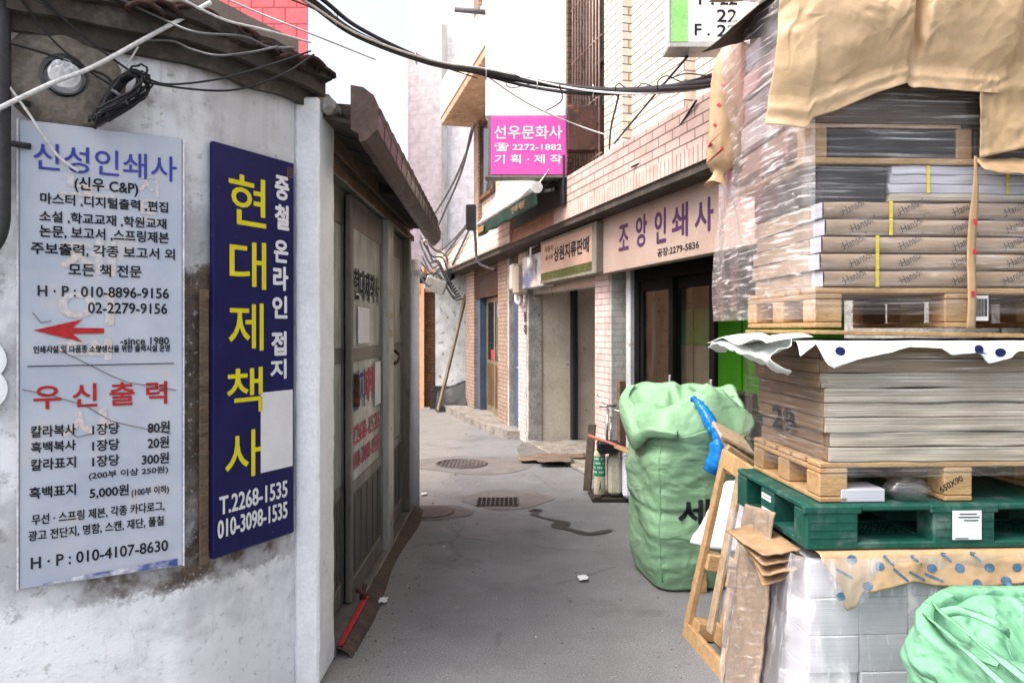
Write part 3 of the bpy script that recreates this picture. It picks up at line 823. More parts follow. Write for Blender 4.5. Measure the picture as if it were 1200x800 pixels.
# parapet band
b = MB(); ub(1.5, 8.2, .14, .30, 2.80, 3.12, 0, b); ub(1.5, 8.2, .0, .14, 2.80, 3.08, 0, b)
b.build('parapet', M['pinkbrick'], bld, FR)
b = MB(); ub(1.5, 8.2, .0, .31, 2.68, 2.80, 0, b)
b.build('brick_course', M['soldier'], bld, FR)
b = MB(); ub(8.2, 9.95, .0, .30, 2.80, 3.10, 0, b); b.build('parapet', M['brownbrick'], bld, FR)
b = MB(); ub(8.2, 9.95, .0, .305, 2.68, 2.80, 0, b); b.build('brick_course', brick('stained_soldier_brick', (.36, .19, .115), (.3, .16, .1), (.11, .07, .05), .5, .06, .006, .5, (.09, .055, .04), vertical=True), bld, FR)
b = MB(); ub(9.95, 15.7, .0, .33, 2.70, 3.10, .006, b); b.build('siding_band', M['siding'], bld, FR)
b = MB(); ub(1.5, 15.6, -.4, .29, 2.62, 2.68, 0, b); b.build('soffit', M['soffit'], bld, FR)
# piers
def pier(u0, u1, w0, w1, m, ms=None, side=.0):
    b = MB(); ub(u0 + side, u1, w0, w1, 0, 2.62, .004, b); b.build('pier', m, bld, FR, jitter=.003)
    if side:
        b = MB(); ub(u0, u0 + side, w0, w1 - .006, 0, 2.62, .004, b); b.build('pier_edge', ms, bld, FR, jitter=.006)
M['piergrey'] = brick('whitewashed_brick', (.56, .55, .53), (.48, .47, .45), (.36, .34, .32), .19, .062, .004, .7, (.28, .25, .22), bump=.5)
pier(7.38, 7.79, -.30, .0, M['pierbrick'], M['piergrey'], .03)
pier(10.20, 10.68, -.2, .0, M['pierbrick'], M['greyrender'], .12)
pier(11.20, 11.85, -.3, .0, M['oldbrick'], M['greyrender'], .10)
pier(13.60, 14.35, -.3, .0, M['oldbrick'])
b = MB()
ub(1.5, 4.2, -.3, -.05, 0, 2.62, 0, b)
b.build('lower_wall', M['greyrender'], bld, FR)
b = MB()  # lintels behind the signs
ub(4.2, 7.38, -.3, -.08, 2.12, 2.62, 0, b); ub(7.79, 10.2, -.35, -.05, 2.12, 2.62, 0, b); ub(11.85, 13.6, -.3, -.06, 2.12, 2.62, 0, b); ub(10.68, 11.2, -.3, -.06, 2.12, 2.62, 0, b)
b.build('lintel', M['oldwood'], bld, FR)
b = MB(); ub(11.85, 13.6, -.055, -.03, 2.10, 2.50, .01, b); b.build('door_hood', M['brownmetal'], bld, FR)
# rooms behind
b = MB()
ub(1.5, 15.5, -4.2, -4.0, 0, 2.62, 0, b); ub(1.5, 15.5, -4.0, -.32, 2.56, 2.615, 0, b); ub(7.74, 7.80, -4.0, -.31, 0, 2.56, 0, b); ub(1.5, 1.7, -4, -.3, 0, 2.56, 0, b)
ub(11.0, 11.1, -4.0, -.31, 0, 2.56, 0, b); ub(13.65, 13.75, -4.0, -.31, 0, 2.56, 0, b)
b.build('room_wall', M['interior'], bld, FR)
b = MB(); ub(1.5, 10.25, -4.0, -.12, .0, .035, 0, b); b.build('room_floor', M['dirtyconcrete'], bld, FR)
# second shop: deep cream reveal, shutter guide, rolled shutter
b = MB(); ub(10.22, 10.36, -.62, -.205, .0, 2.12, .006, b); b.build('reveal_wall', M['cream'], bld, FR, jitter=.004)
b = MB(); ub(10.15, 10.34, -.70, -.625, .0, 2.2, .003, b)
for k in range(34): ub(10.142, 10.15, -.69, -.64, .05 + .06 * k, .08 + .06 * k, 0, b)
b.build('shutter_guide', mk('dark_blue_steel', (.04, .048, .058), None, None, 4, .5, .1, metal=.4), bld, FR)
b = MB(); ub(10.2, 10.4, -4.0, -.7, .035, 2.56, 0, b); b.build('inner_wall', M['cream'], bld, FR)
b = MB(); b.tube([(-7.8, .22, 2.13), (-10.2, .22, 2.13)], .11, 18); ub(7.8, 10.2, -.10, -.07, 2.02, 2.12, .003, b)
b.build('rolled_shutter', M['alulight'], bld, FR)
b = MB(); ub(7.79, 10.2, -.12, .02, .0, .05, .01, b); b.build('doorstep', M['dirtyconcrete'], bld, FR, jitter=.004)
# blue narrow door
bd_ = MB(); ub(10.69, 11.19, -.12, -.08, .04, 2.12, .004, bd_); bd_ = bd_.build('door', M['blueframe'], bld, FR)
b = MB(); b.tube([(-10.8, .07, 1.0), (-10.8, .04, 1.0), (-10.9, .04, 1.0)], .01, 6); b.build('handle', M['alulight'], bd_, FR)
# aluminium glazed door
b = MB(); ub(13.38, 13.6, -.2, -.06, .1, 2.12, .004, b); ub(11.85, 11.93, -.2, -.06, .1, 2.12, .004, b); b.build('door_jamb', M['blueframe'], bld, FR)
def ldoor(u0, u1, w):
    d = MB(); t = .06
    ub(u0, u0 + t, w - .03, w, .12, 2.1, .003, d); ub(u1 - t, u1, w - .03, w, .12, 2.1, .003, d)
    for z0, z1 in ((.12, .22), (.95, 1.02), (2.02, 2.1)): ub(u0 + t, u1 - t, w - .028, w - .002, z0, z1, .002, d)
    o = d.build('sliding_door', mk('champagne_aluminium', (.42, .34, .22), (.34, .27, .18), None, 4, .35, .1, metal=.7), bld, FR)
    k = MB(); ub(u0 + t, u1 - t, w - .02, w - .012, .22, .95, 0, k)
    for i in range(6):
        uu = u0 + t + (u1 - u0 - 2 * t) * (i + .5) / 6; ub(uu - .03, uu + .03, w - .012, w - .004, .24, .93, .003, k)
    k.build('kick_panel', mk('bronze_panel', (.25, .17, .10), (.2, .13, .08), None, 4, .35, .1, metal=.6), o, FR)
    p = MB(); ub(u0 + t, u1 - t, w - .018, w - .012, 1.02, 2.02, 0, p); p.build('pane', M['glass'], o, FR)
    return o
dA = ldoor(11.93, 12.68, -.14); dB = ldoor(12.62, 13.38, -.18)
b = MB(); ub(12.1, 12.4, -.139, -.136, 1.75, 1.98, 0, b); b.build('sticker', mk('blue_white_sticker', (.45, .5, .75), (.15, .2, .6), (.8, .8, .85), 14, .5, 0), dA, FR)
b = MB(); ub(12.75, 13.0, -.177, -.174, 1.03, 1.2, 0, b); b.build('sticker', m_redt, dB, FR)
b = MB(); ub(12.0, 12.3, -.139, -.136, 1.06, 1.22, 0, b); b.build('sticker', mk('yellow_sticker', (.6, .45, .12), None, None, 9, .5, 0), dA, FR)
# kerb-like step along the far doors
b = MB()
b.prism([(-15.0, -.42), (-13.8, -.40), (-12.5, -.34), (-11.3, -.28), (-10.7, -.16), (-10.6, -.0), (-10.6, .3), (-15.0, .3)], 'z', 0, .12)
b.build('step', M['dirtyconcrete'], bld, FR, jitter=.01)
# first shop: black sliding frames
b = MB(); ub(7.12, 7.22, -.17, -.09, .03, 2.12, .004, b); b.build('steel_post', mk('grey_white_paint', (.50, .51, .52), (.42, .43, .44), (.25, .2, .16), 5, .5, .2), bld, FR)
b = MB(); ub(7.30, 7.36, -.14, -.06, .0, 1.05, .004, b); b.build('wood_strip', M['oldwood'], bld, FR)
b = MB()
ub(3.9, 7.10, -.26, -.12, 2.0, 2.12, .004, b); ub(3.9, 7.10, -.26, -.12, .0, .06, .004, b); ub(7.0, 7.10, -.26, -.12, .06, 2.0, .004, b)
b.build('shopfront_frame', M['blackframe'], bld, FR)
def bdoor(u0, u1, w):
    d = MB(); t = .075
    ub(u0, u0 + t, w - .04, w, .07, 2.0, .004, d); ub(u1 - t, u1, w - .04, w, .07, 2.0, .004, d); ub(u0 + t, u1 - t, w - .038, w - .002, .07, .2, .003, d); ub(u0 + t, u1 - t, w - .038, w - .002, 1.90, 2.0, .003, d)
    o = d.build('sliding_door', M['blackframe'], bld, FR)
    p = MB(); ub(u0 + t, u1 - t, w - .022, w - .016, .2, 1.9, 0, p); p.build('pane', M['glass'], o, FR)
    h = MB(); ub(u0 + .02, u0 + .05, w, w + .012, 1.0, 1.16, .004, h); h.build('handle', M['alulight'], o, FR)
bdoor(6.38, 7.02, -.14); bdoor(5.80, 6.46, -.19)

# plaster end wall, shutter and orange wall at the bend of the alley
b = MB(); b.box(-1.50, -.80, 14.2, 14.5, 0, 2.75)
e_ = thing('plaster_building', 'pale patched plaster building closing the alley past the brick shops', 'building', ID, (-1.2, 14.3, 0))
b.build('wall', M['plaster'], e_, jitter=.01)
b = MB(); b.box(-1.75, -1.52, 14.6, 14.7, 0, 2.3)
for k in range(38): b.box(-1.75, -1.52, 14.58, 14.6, .03 + .06 * k, .066 + .06 * k)
b.build('roller_shutter', M['rust'], e_)
b = MB(); b.box(-1.9, -1.5, 14.5, 14.72, 2.3, 2.75); b.build('lintel', M['orange'], e_)
b = MB(); b.box(-1.6, -1.05, 14.14, 14.20, 0, .45); b.build('plinth', M['rooffelt'], e_, jitter=.02)
b = MB(); b.prism([(-2.1, 14.75), (-1.755, 14.45), (-1.755, 17), (-5, 20), (-9, 20), (-9, 14.9), (-2.6, 15.2)], 'z', 0, 2.8)
tag(b.build('orange_building', M['orange']), 'orange painted wall at the far left end of the alley', 'building')
# tall pale tiled house beyond, and red tiled house behind the hut
ph = thing('tall_pale_house', 'tall pale tiled house seen above the end of the alley', 'house', ID, (-2, 21, 0))
b = MB(); b.prism([(-2.95, 20.5), (-1.05, 20.2), (-1.0, 25), (-3.2, 25)], 'z', 0, 13); b.build('wall', M['paletile'], ph)
b = MB(); b.prism([(-3.0, 20.3), (-.9, 20.0), (-.9, 20.35), (-3.0, 20.7)], 'z', 13, 13.3); b.build('roof_edge', M['cream'], ph)
b = MB(); b.box(-1.95, -1.80, 20.1, 20.2, 2.5, 10); b.build('chimney_pipe', M['alulight'], ph)
rh = thing('red_tiled_house', 'tall red tiled house rising behind the roof of the hut', 'house', ID, (-8, 17, 0))
b = MB(); b.prism([(-14, 16.0), (-4.50, 16.0), (-6.4, 22.0), (-14, 22.0)], 'z', 0, 13); b.build('wall', M['redtile'], rh)
b = MB(); b.box(-13.9, -4.6, 15.92, 15.99, 12.6, 13.1); b.build('roof_edge', M['concrete'], rh)
# ================================================================ signs
def lab(s, m): return m
def sign_text(B, F, yy, s, x0, yt, yb, x1, bold=.0, keep=False, y_at=None):
    a = ray(F, x0, yt, yy); c = ray(F, x0, yb, yy); d = ray(F, x1, yt, yy)
    B.text(s, a.x, d.x, c.z, a.z, yy, bold, keep=keep)
M['paleboard'] = None
def m_pale():
    n = NT('worn_pale_sign_board'); co = n.coord('Object')
    col = n.mix(n.step(n.noise(co, 3.5, 6, .6), .35, .65), (.36, .41, .50), (.44, .475, .54))
    col = n.mix(n.step(n.noise(co, 7, 5, .6), .54, .68, 0, .5), col, (.50, .435, .41))
    col = n.mix(n.step(n.noise(co, 6, 7, .7), .58, .72, 0, .6), col, (.36, .40, .46))
    st = n.noise(n.coord('Object', (10, 10, 1.2)), 1.0, 5, .6)
    col = n.mix(n.step(st, .56, .74, 0, .45), col, (.40, .44, .52))
    col = n.mix(n.step(n.noise(co, 34, 6, .75), .64, .70, 0, .8), col, (.25, .25, .26))
    h = n.noise(co, 5, 4)
    n.bsdf(col, .32, n.bump(h, .25, .01), 0, .5)
    return n.m
M['paleboard'] = m_pale()
M['bluetext'] = mk('faded_blue_vinyl', (.03, .045, .28), (.05, .06, .30), (.15, .17, .4), 6, .5, 0, thr=(.62, .72))
M['blacktext'] = mk('black_vinyl_text', (.012, .013, .018), (.028, .03, .036), None, 7, .6, 0, spec=.08)
M['redtext'] = mk('red_vinyl_text', (.40, .02, .02), (.32, .018, .02), (.5, .2, .2), 7, .5, 0, thr=(.66, .74))
M['ghost'] = mk('faded_old_lettering', (.54, .48, .46), (.50, .49, .52), None, 7, .5, 0)
ws = thing('wall_sign', 'pale worn sign board with blue heading, red arrow and price list', 'sign', FW, (.25, -.03, .6))
tl, br = ray(FW, 22, 139, -.03), ray(FW, 214, 662, -.03)
zb_, zt_ = ray(FW, 22, 691, -.03).z, tl.z
b = MB(); b.box(tl.x, br.x, -.03, -.008, zb_, zt_, .004); b.build('panel', M['paleboard'], ws, FW, jitter=.0015)
b = MB()
for x0, x1, z0, z1 in ((tl.x - .006, tl.x - .0005, zb_, zt_), (br.x + .0005, br.x + .006, zb_, zt_)): b.box(x0, x1, -.033, -.006, z0, z1)
b.build('edge_strip', mk('pale_edge', (.66, .68, .72), None, None, 5, .5, 0), ws, FW)
yy = -.0325
b = MB(); sign_text(b, FW, yy, '신성인쇄사', 39, 166, 198, 207, .012); b.build('heading', M['bluetext'], ws, FW, fix=False)
for s, x0, yt, yb, x1, bo in (
        ('(신우 C&P)', 87, 206, 225, 162, .012), ('마스터 ,디지털출력 ,편집', 47, 225, 239, 197, .016), ('소설 ,학교교재 ,학원교재', 46, 246, 260, 195, .016),
        ('논문, 보고서 ,스프링제본', 46, 263, 278, 198, .016), ('주보출력, 각종 보고서 외', 36, 283, 298, 205, .016), ('모든 책 전문', 80, 308, 323, 166, .016),
        ('H · P : 010-8896-9156', 44, 334, 347, 198, .014), ('02-2279-9156', 103, 354, 367, 196, .014), ('-since 1980', 141, 395, 404, 198, .02),
        ('인쇄시설 및 다품종 소량생산을 위한 출력시설 운영', 39, 405, 414, 199, .022),
        ('칼라복사', 36, 499, 513, 89, .018), ('1장당', 108, 496.5, 510, 140, .018), ('80원', 173, 494, 508, 199, .018),
        ('흑백복사', 36, 518, 531, 89, .018), ('1장당', 108, 515.5, 529, 140, .018), ('20원', 173, 512, 526, 198, .018),
        ('칼라표지', 36, 538, 552, 89, .018), ('1장당', 108, 534, 547.5, 140, .018), ('300원', 166, 531.5, 545, 198, .018),
        ('(200부 이상 250원)', 104, 553, 563, 197, .012), ('흑백표지', 34, 571, 585, 89, .018), ('5,000원', 105, 571, 585, 151, .018), ('(100부 이하)', 154, 572, 583, 198, .012),
        ('무선 · 스프링 제본, 각종 카다로그,', 37, 603, 616, 193, .014), ('광고 전단지, 명함, 스캔, 재단, 풀칠', 33, 622, 635, 192, .014), ('H · P : 010-4107-8630', 36, 653, 667, 197, .014)):
    b = MB(); sign_text(b, FW, yy, s, x0, yt, yb, x1, bo + .012); b.build('lettering', M['blacktext'], ws, FW, fix=False)
b = MB(); sign_text(b, FW, yy, '우 신 출 력', 39, 451, 480, 196, .025); b.build('red_heading', M['redtext'], ws, FW, fix=False)
def fpt(F, yy_, x, y): 
    p = ray(F, x, y, yy_); return (p.x, yy_, p.z)
b = MB()
b.face([fpt(FW, yy, *q) for q in ((39, 387), (97, 374), (85, 384), (122, 384.5), (122, 390.5), (85, 391), (97, 401))])
b.build('arrow', M['redtext'], ws, FW, fix=False)
b = MB(); a, c = ray(FW, 32, 429, yy), ray(FW, 204, 431, yy); b.box(a.x, c.x, yy - .0003, yy + .001, a.z - .002, a.z + .001); b.build('rule', M['blacktext'], ws, FW)
for ch, x, y in (('지', 172, 215), ('트', 172, 245)): b = MB(); sign_text(b, FW, yy + .001, ch, x - 10, y - 12, y + 14, x + 14, .03); b.build('ghost_lettering', M['ghost'], ws, FW, fix=False)
for ch, x, y, h in (('노', 110, 215, 26), ('제', 110, 300, 44), ('이', 108, 360, 44), ('책', 105, 410, 26), ('사', 110, 500, 40)): b = MB(); sign_text(b, FW, yy + .001, ch, x - 40, y - h / 2, y + h / 2, x + 26, .05); b.build('ghost_lettering', M['ghost'], ws, FW, fix=False)
b = MB()
for L in ([(57, 405), (90, 420), (130, 440), (150, 448), (207, 457)], [(26, 456), (60, 463), (100, 475), (130, 493), (160, 500), (200, 508)], [(38, 366), (48, 378), (60, 376)], [(75, 500), (90, 512), (108, 508)]):
    b.tube([fpt(FW, yy, *q) for q in L], .0012, 5)
b.build('crack', M['oldwood'], ws, FW)
b = MB(); p0, p1 = ray(FW, 50, 690, -.034), ray(FW, 208, 672, -.034)
b.face([(p0.x, -.034, zb_ + .004), (p1.x, -.034, zb_ + .004), (p1.x, -.034, zb_ + .03), (p0.x + .1, -.034, zb_ + .018), (p0.x, -.034, zb_ + .01)])
b.build('torn_edge', mk('torn_blue_film', (.05, .08, .25), (.6, .62, .66), None, 12, .5, 0), ws, FW, fix=False)

def m_navy():
    n = NT('navy_sign_face'); co = n.coord('Object')
    col = n.mix(n.step(n.noise(co, 4, 5), .35, .65), (.008, .008, .068), (.011, .011, .082))
    col = n.mix(n.step(n.noise(co, 22, 7, .75), .64, .70, 0, .6), col, (.12, .12, .2))
    n.bsdf(col, .4, n.bump(n.noise(co, 4, 3), .2, .01), 0, .2)
    return n.m
M['navy'] = m_navy()
bs = thing('wall_sign', 'tall navy blue sign board with large yellow Korean letters and phone numbers', 'sign', FB, (.2, -.03, .7))
bl, brr = ray(FB, 250, 165, -.03), ray(FB, 345, 192, -.03)
zb2, zt2 = ray(FB, 249, 656, -.03).z, bl.z
b = MB(); b.box(bl.x, brr.x, -.03, -.006, zb2, zt2, .004); b.build('panel', M['navy'], bs, FB, jitter=.0015)
yb2 = -.0325
m_yel = mk('yellow_vinyl', (.72, .66, .02), (.66, .58, .015), None, 4, .5, 0, finec=.03)
b = MB()
for ch, x0, yt, ybm, x1 in (('현', 268, 201, 261, 312), ('대', 269, 279, 337, 312), ('제', 268, 354, 412, 309), ('책', 266, 432, 487, 308), ('사', 264, 508, 565, 306)):
    b = MB(); sign_text(b, FB, yb2, ch, x0, yt, ybm, x1, .012); b.build('yellow_lettering', m_yel, bs, FB, fix=False)
b = MB()
for ch, x0, yt, ybm, x1 in (('중', 322, 204, 233, 339), ('철', 322, 238, 268, 339), ('온', 321, 280, 307, 338), ('라', 320, 311, 340, 338), ('인', 319, 346, 373, 337), ('접', 318, 388, 417, 336), ('지', 317, 421, 445, 336)):
    b = MB(); sign_text(b, FB, yb2, ch, x0, yt, ybm, x1, .05); b.build('white_lettering', m_white, bs, FB, fix=False)
for q in (('T.2268-1535', 257, 582, 604, 337, .035), ('010-3098-1535', 255, 610, 632, 337, .035)):
    b = MB(); sign_text(b, FB, yb2, *q); b.build('white_lettering', m_white, bs, FB, fix=False)
b = MB(); a, c = ray(FB, 306, 460, yb2), ray(FB, 343, 553, yb2); z0 = ray(FB, 306, 554, yb2).z
b.box(a.x, c.x, yb2, -.0295, z0, a.z); b.build('white_patch', m_white, bs, FB)
b = MB(); sign_text(b, FB, yb2, '▤', 337, 196, 207, 343, 0); b.build('gold_mark', mk('gold_vinyl', (.35, .18, .06), None, None, 8, .5, 0), bs, FB, fix=False)
b = MB(); b.box(bl.x - .045, bl.x - .004, -.012, -.002, zb2 - .02, zb2 + 1.02, .003); tag(b.build('wood_strip', M['oldwood'], None, FB, jitter=.003), 'dark weathered strip along the left edge of the navy sign', 'strip')

# shop sign one (flat panel over the black doors)
YS = -.10
s1 = thing('shop_sign', 'wide beige shop sign with large plum Korean letters over the black doors', 'sign', FR, (-6, -.1, 2.08))
b = MB(); l_, r_ = ray(FR, 702, 320, YS).x, -4.4
b.box(l_, r_, YS, -.0, 2.09, 2.625, .006); b.build('panel', mk('beige_sign_face', (.40, .31, .26), (.36, .275, .225), (.36, .28, .24), 3, .4, .05, thr=(.6, .75)), s1, FR)
b = MB()
for ch, x0, yt, ybm, x1 in (('조', 725, 265, 295, 736.5), ('앙', 745, 254, 291, 758), ('인', 767, 247, 287, 780.5), ('쇄', 787, 242, 281, 806), ('사', 814, 236, 275, 836)):
    sign_text(b, FR, YS - .003, ch, x0, yt, ybm, x1, .03)
b.build('lettering', mk('plum_vinyl', (.075, .03, .10), None, None, 8, .5, 0), s1, FR, fix=False)
b = MB(); sign_text(b, FR, YS - .003, '공장:2279-5836', 770, 292, 301.5, 819, .03); b.build('phone_number', M['blacktext'], s1, FR, fix=False)
# shop sign two
s2 = thing('shop_sign', 'small box shop sign with black Korean letters and green moss strip', 'sign', FR, (-9, -.1, 2.1))
YB = -.17
l_, r_ = ray(FR, 633, 300, YB).x, ray(FR, 699, 300, YB).x
b = MB(); b.box(l_, r_, YB + .012, .04, 2.10, 2.60, .008); b.box(l_, r_, YB, YB + .02, 2.10, 2.13); b.box(l_, r_, YB, YB + .02, 2.57, 2.6); b.box(r_ - .12, r_, YB, YB + .02, 2.13, 2.57)
b.build('casing', mk('olive_grey_casing', (.22, .20, .155), (.17, .155, .12), (.1, .08, .06), 5, .7, .2), s2, FR)
b = MB(); b.box(l_ + .02, r_ - .12, YB + .004, YB + .011, 2.22, 2.57); b.build('face', mk('salmon_sign_face', (.40, .26, .20), (.33, .24, .175), (.18, .14, .11), 4, .5, .1, thr=(.62, .75)), s2, FR)
b = MB(); b.box(l_ + .02, r_ - .12, YB + .002, YB + .011, 2.13, 2.215); b.build('green_strip', mk('green_faded_strip', (.06, .085, .018), (.045, .06, .018), (.15, .075, .04), 12, .6, .2, thr=(.55, .65)), s2, FR)
b = MB(); sign_text(b, FR, YB + .001, '상원지류판매', 649, 290, 307, 690, .04); b.build('lettering', M['blacktext'], s2, FR, fix=False)
b = MB(); sign_text(b, FR, YB + .001, '각종지', 638, 290, 297, 648, .02); sign_text(b, FR, YB + .001, '종이류', 639, 300, 306, 648, .02); b.build('small_lettering', M['rust'], s2, FR, fix=False)
b = MB(); l2 = ray(FR, 613, 300, -.12).x; b.box(l2, l_ - .02, -.13, .02, 2.08, 2.5, .01)
tag(b.build('sign_box', mk('blue_white_box', (.10, .14, .25), (.50, .46, .40), (.55, .50, .45), 3.0, .5, .1, thr=(.5, .6), spot=4), None, FR), 'faded blue and white box left of the small salmon shop sign', 'sign box')
b = MB(); p = ray(FR, 622, 315, -.2); b.tube([(p.x, -.2, 2.28), (p.x, -.2, 2.44)], .045, 14); b.tube([(p.x, -.2, 2.44), (p.x, -.2, 2.56), (p.x, -.1, 2.6)], .015, 6)
tag(b.build('lamp', M['whitecable'], None, FR), 'white tubular lamp hanging before the faded blue box', 'lamp')

# pink projecting sign with its white upper board
YP = 7.44
p1 = thing('projecting_sign', 'pink projecting sign with white Korean letters and telephone number', 'sign', ID, (.16, YP, 3.1))
A, B_ = px(575, 137, YP), px(664, 205, YP)
m_pink = mk('pink_sign_face', (.62, .10, .42), (.56, .08, .37), None, 2, .35, 0)
b = MB(); b.box(A.x, B_.x, YP, YP + .16, B_.z, A.z, .006); b.build('face', m_pink, p1)
b = MB(); b.box(A.x - .06, B_.x + .01, YP + .0, YP + .17, B_.z - .03, B_.z - .002, .004); b.box(A.x - .03, A.x - .002, YP + .005, YP + .165, B_.z, A.z, .003)
b.build('casing', M['alu'], p1)
b = MB(); yp = YP - .003
for q in (('선우문화사', 579, 147, 163, 659, .02), ('☎ 2272-1882', 579.5, 167.5, 177.5, 658.5, .03), ('기 획 · 제 작', 579.5, 181, 192, 658.5, .03)):
    b = MB(); sign_text(b, ID, yp, *q); b.build('lettering', m_white, p1, fix=False)
b = MB(); C = px(569, 137, YP); b.box(C.x, B_.x, YP + .02, YP + .2, A.z + .012, 6.9, .01)
tag(b.build('sign_board', M['whitepaint']), 'tall blank white projecting board above the pink sign', 'sign')
b = MB(); C = px(532, 6, YP); b.tube([(C.x, YP + .1, C.z), (-.2, YP + .1, C.z - .04)], .03, 8)
tag(b.build('bracket_pole', M['greycable']), 'grey pole sticking out left of the tall white board', 'pole')
YQ = 7.35
A, B_ = px(664, 123, YQ), px(717, 176, YQ)
b = MB(); b.box(A.x + .012, B_.x, YQ, YQ + .14, B_.z, A.z, .008); rb = b.build('rusted_sign_box', M['ruststeel'], jitter=.003)
tag(rb, 'rusted brown blank sign box beside the pink sign', 'sign')
# green and white light box at the top right
YG = 4.40
s3 = thing('projecting_sign', 'white light box sign with green band and phone digits at top right', 'sign', ID, (1.3, YG, 3.2))
A = px(786, 50, YG)
b = MB(); b.box(A.x, 1.62, YG, YG + .16, A.z, 4.6, .006); b.build('casing', mk('white_sign_face', (.80, .80, .80), (.75, .75, .76), None, 4, .4, 0), s3)
b = MB(); b.box(A.x - .012, 1.63, YG - .006, YG + .166, A.z - .03, A.z - .002, .003); b.box(A.x - .014, A.x - .001, YG - .004, YG + .02, A.z, 4.6, .002); b.build('trim', M['alulight'], s3)
b = MB(); l_, r_ = px(787, 50, YG).x, px(806, 50, YG).x; b.box(l_, r_, YG - .003, YG - .0005, A.z + .004, 4.6); b.build('green_band', mk('green_vinyl', (.27, .64, .20), None, None, 5, .4, 0), s3)
b = MB()
for s, x0, yt, ybm, x1 in (('F .', 814, 28, 42, 832), ('22', 840, 29, 43, 864), ('22', 840, 11, 26, 864), ('T . 22', 814, -9, 6, 864)): b = MB(); sign_text(b, ID, YG - .003, s, x0, yt, ybm, x1, .03); b.build('lettering', M['blacktext'], s3, fix=False)

# awning above the small sign
aw = thing('awning', 'retractable awning with white cloth and green valance under the pink sign', 'awning', FR, (-9.4, -.4, 2.9))
uL, uR = 10.55, 7.85
b = MB(); b.grid(lambda u, v: (-(uL + (uR - uL) * u), -.60 + .34 * v + .02 * math.sin(v * 3), 3.02 + .62 * v - .02 * math.sin(math.pi * v)), 12, 8); b.build('cloth', mk('cream_awning_cloth', (.80, .76, .58), (.82, .80, .70), None, 2, .7, .1), aw, FR, solid=.006)
b = MB(); b.tube([(-uL, -.61, 3.0), (-uR, -.61, 3.0)], .028, 12); b.tube([(-uR - .02, -.61, 3.0), (-uR + .01, -.61, 3.0)], .06, 14); b.build('front_bar', M['whitecable'], aw, FR)
b = MB(); b.grid(lambda u, v: (-(uL + (uR - uL) * u), -.612 - .012 * math.sin(u * 30) * v, 2.975 - .15 * v - .015 * abs(math.sin(u * 12))), 60, 4); b.build('valance', mk('dark_green_cloth', (.010, .040, .030), (.008, .03, .023), (.03, .06, .05), 4, .7, .1), aw, FR, solid=.004)
b = MB(); b.box(-10.5, -10.15, -.632, -.628, 2.86, 2.94); b.text('인쇄', -8.75, -8.5, 2.86, 2.94, -.632, .04); b.text('제본', -8.46, -8.22, 2.86, 2.94, -.632, .04); b.build('gold_lettering', mk('gold_print', (.30, .20, .08), (.2, .12, .05), None, 30, .6, 0), aw, FR, fix=False)
b = MB()
b.box(-9.7, -7.8, -.345, -.325, 2.83, 3.34, .004)  # dark plate on the wall standing in for the shade under the awning
for u in (8.1, 10.4): b.bar((-u, -.33, 3.05), (-u + .35, -.48, 2.96), .04, .03); b.bar((-u + .35, -.48, 2.96), (-u, -.60, 2.99), .035, .03)
b.box(-10.5, -8.1, -.40, -.335, 3.10, 3.2, .01); b.build('arm_and_shade_plate', M['blackpipe'], aw, FR)

# meters, conduit, cables along the facade
b = MB()
for k, (x, zz, h) in enumerate(((598, 320, .4), (607, 322, .34))):
    pass
em = thing('meter_box', 'pair of beige electric meter boxes above the narrow blue door', 'meter', FR, (-10.9, -.1, 2.05))
p = ray(FR, 603, 340, -.14)
b = MB(); b.box(p.x - .22, p.x - .02, -.16, -.0, 2.10, 2.46, .02); b.build('housing', M['cream'], em, FR)
b = MB(); b.box(p.x + .02, p.x + .24, -.18, -.0, 2.02, 2.42, .03); b.build('housing', mk('beige_plastic', (.45, .38, .30), (.36, .30, .24), None, 4, .5, .1), em, FR)
b = MB(); b.tube([(p.x + .1, -.08, 2.02), (p.x + .1, -.08, 1.94), (p.x, -.06, 1.9), (p.x - .12, -.08, 1.94), (p.x - .12, -.08, 2.1)], .03, 8); b.build('conduit', M['whitecable'], em, FR)
b = MB(); zs_ = 1.62
p = ray(FR, 614, 372, -.02); b.text('임', p.x - .06, p.x + .06, 1.66, 1.80, -.006, .05); b.text('대', p.x - .06, p.x + .06, 1.48, 1.62, -.006, .05)
b.build('painted_lettering', M['blacktext'], bld, FR, fix=False)

# inside shop one: green cabinet with cans and papers
gc = thing('cabinet', 'bright green cabinet with beige lower doors inside the first shop', 'cabinet', FR, (-6.9, .8, .035))
b = MB(); b.box(-7.70, -5.6, .85, 1.35, 1.40, 1.76, .006); b.box(-6.85, -5.6, .85, 1.35, .6, 1.40, .004); b.build('upper_doors', mk('bright_green_paint', (.10, .42, .02), (.085, .36, .02), None, 4, .45, .05), gc, FR)
b = MB(); b.box(-7.70, -6.86, .86, 1.35, .04, 1.395, .006); b.box(-6.84, -5.6, .87, 1.35, .04, .595, .004); b.build('lower_doors', mk('beige_laminate', (.52, .46, .32), (.48, .42, .30), None, 3, .5, .05), gc, FR)
b = MB()
for x in (-7.28, -6.85, -6.43, -6.02): b.box(x - .004, x + .004, .846, .852, .08, 1.74)
b.build('door_gap', M['blackframe'], gc, FR)
rr = random.Random(3)
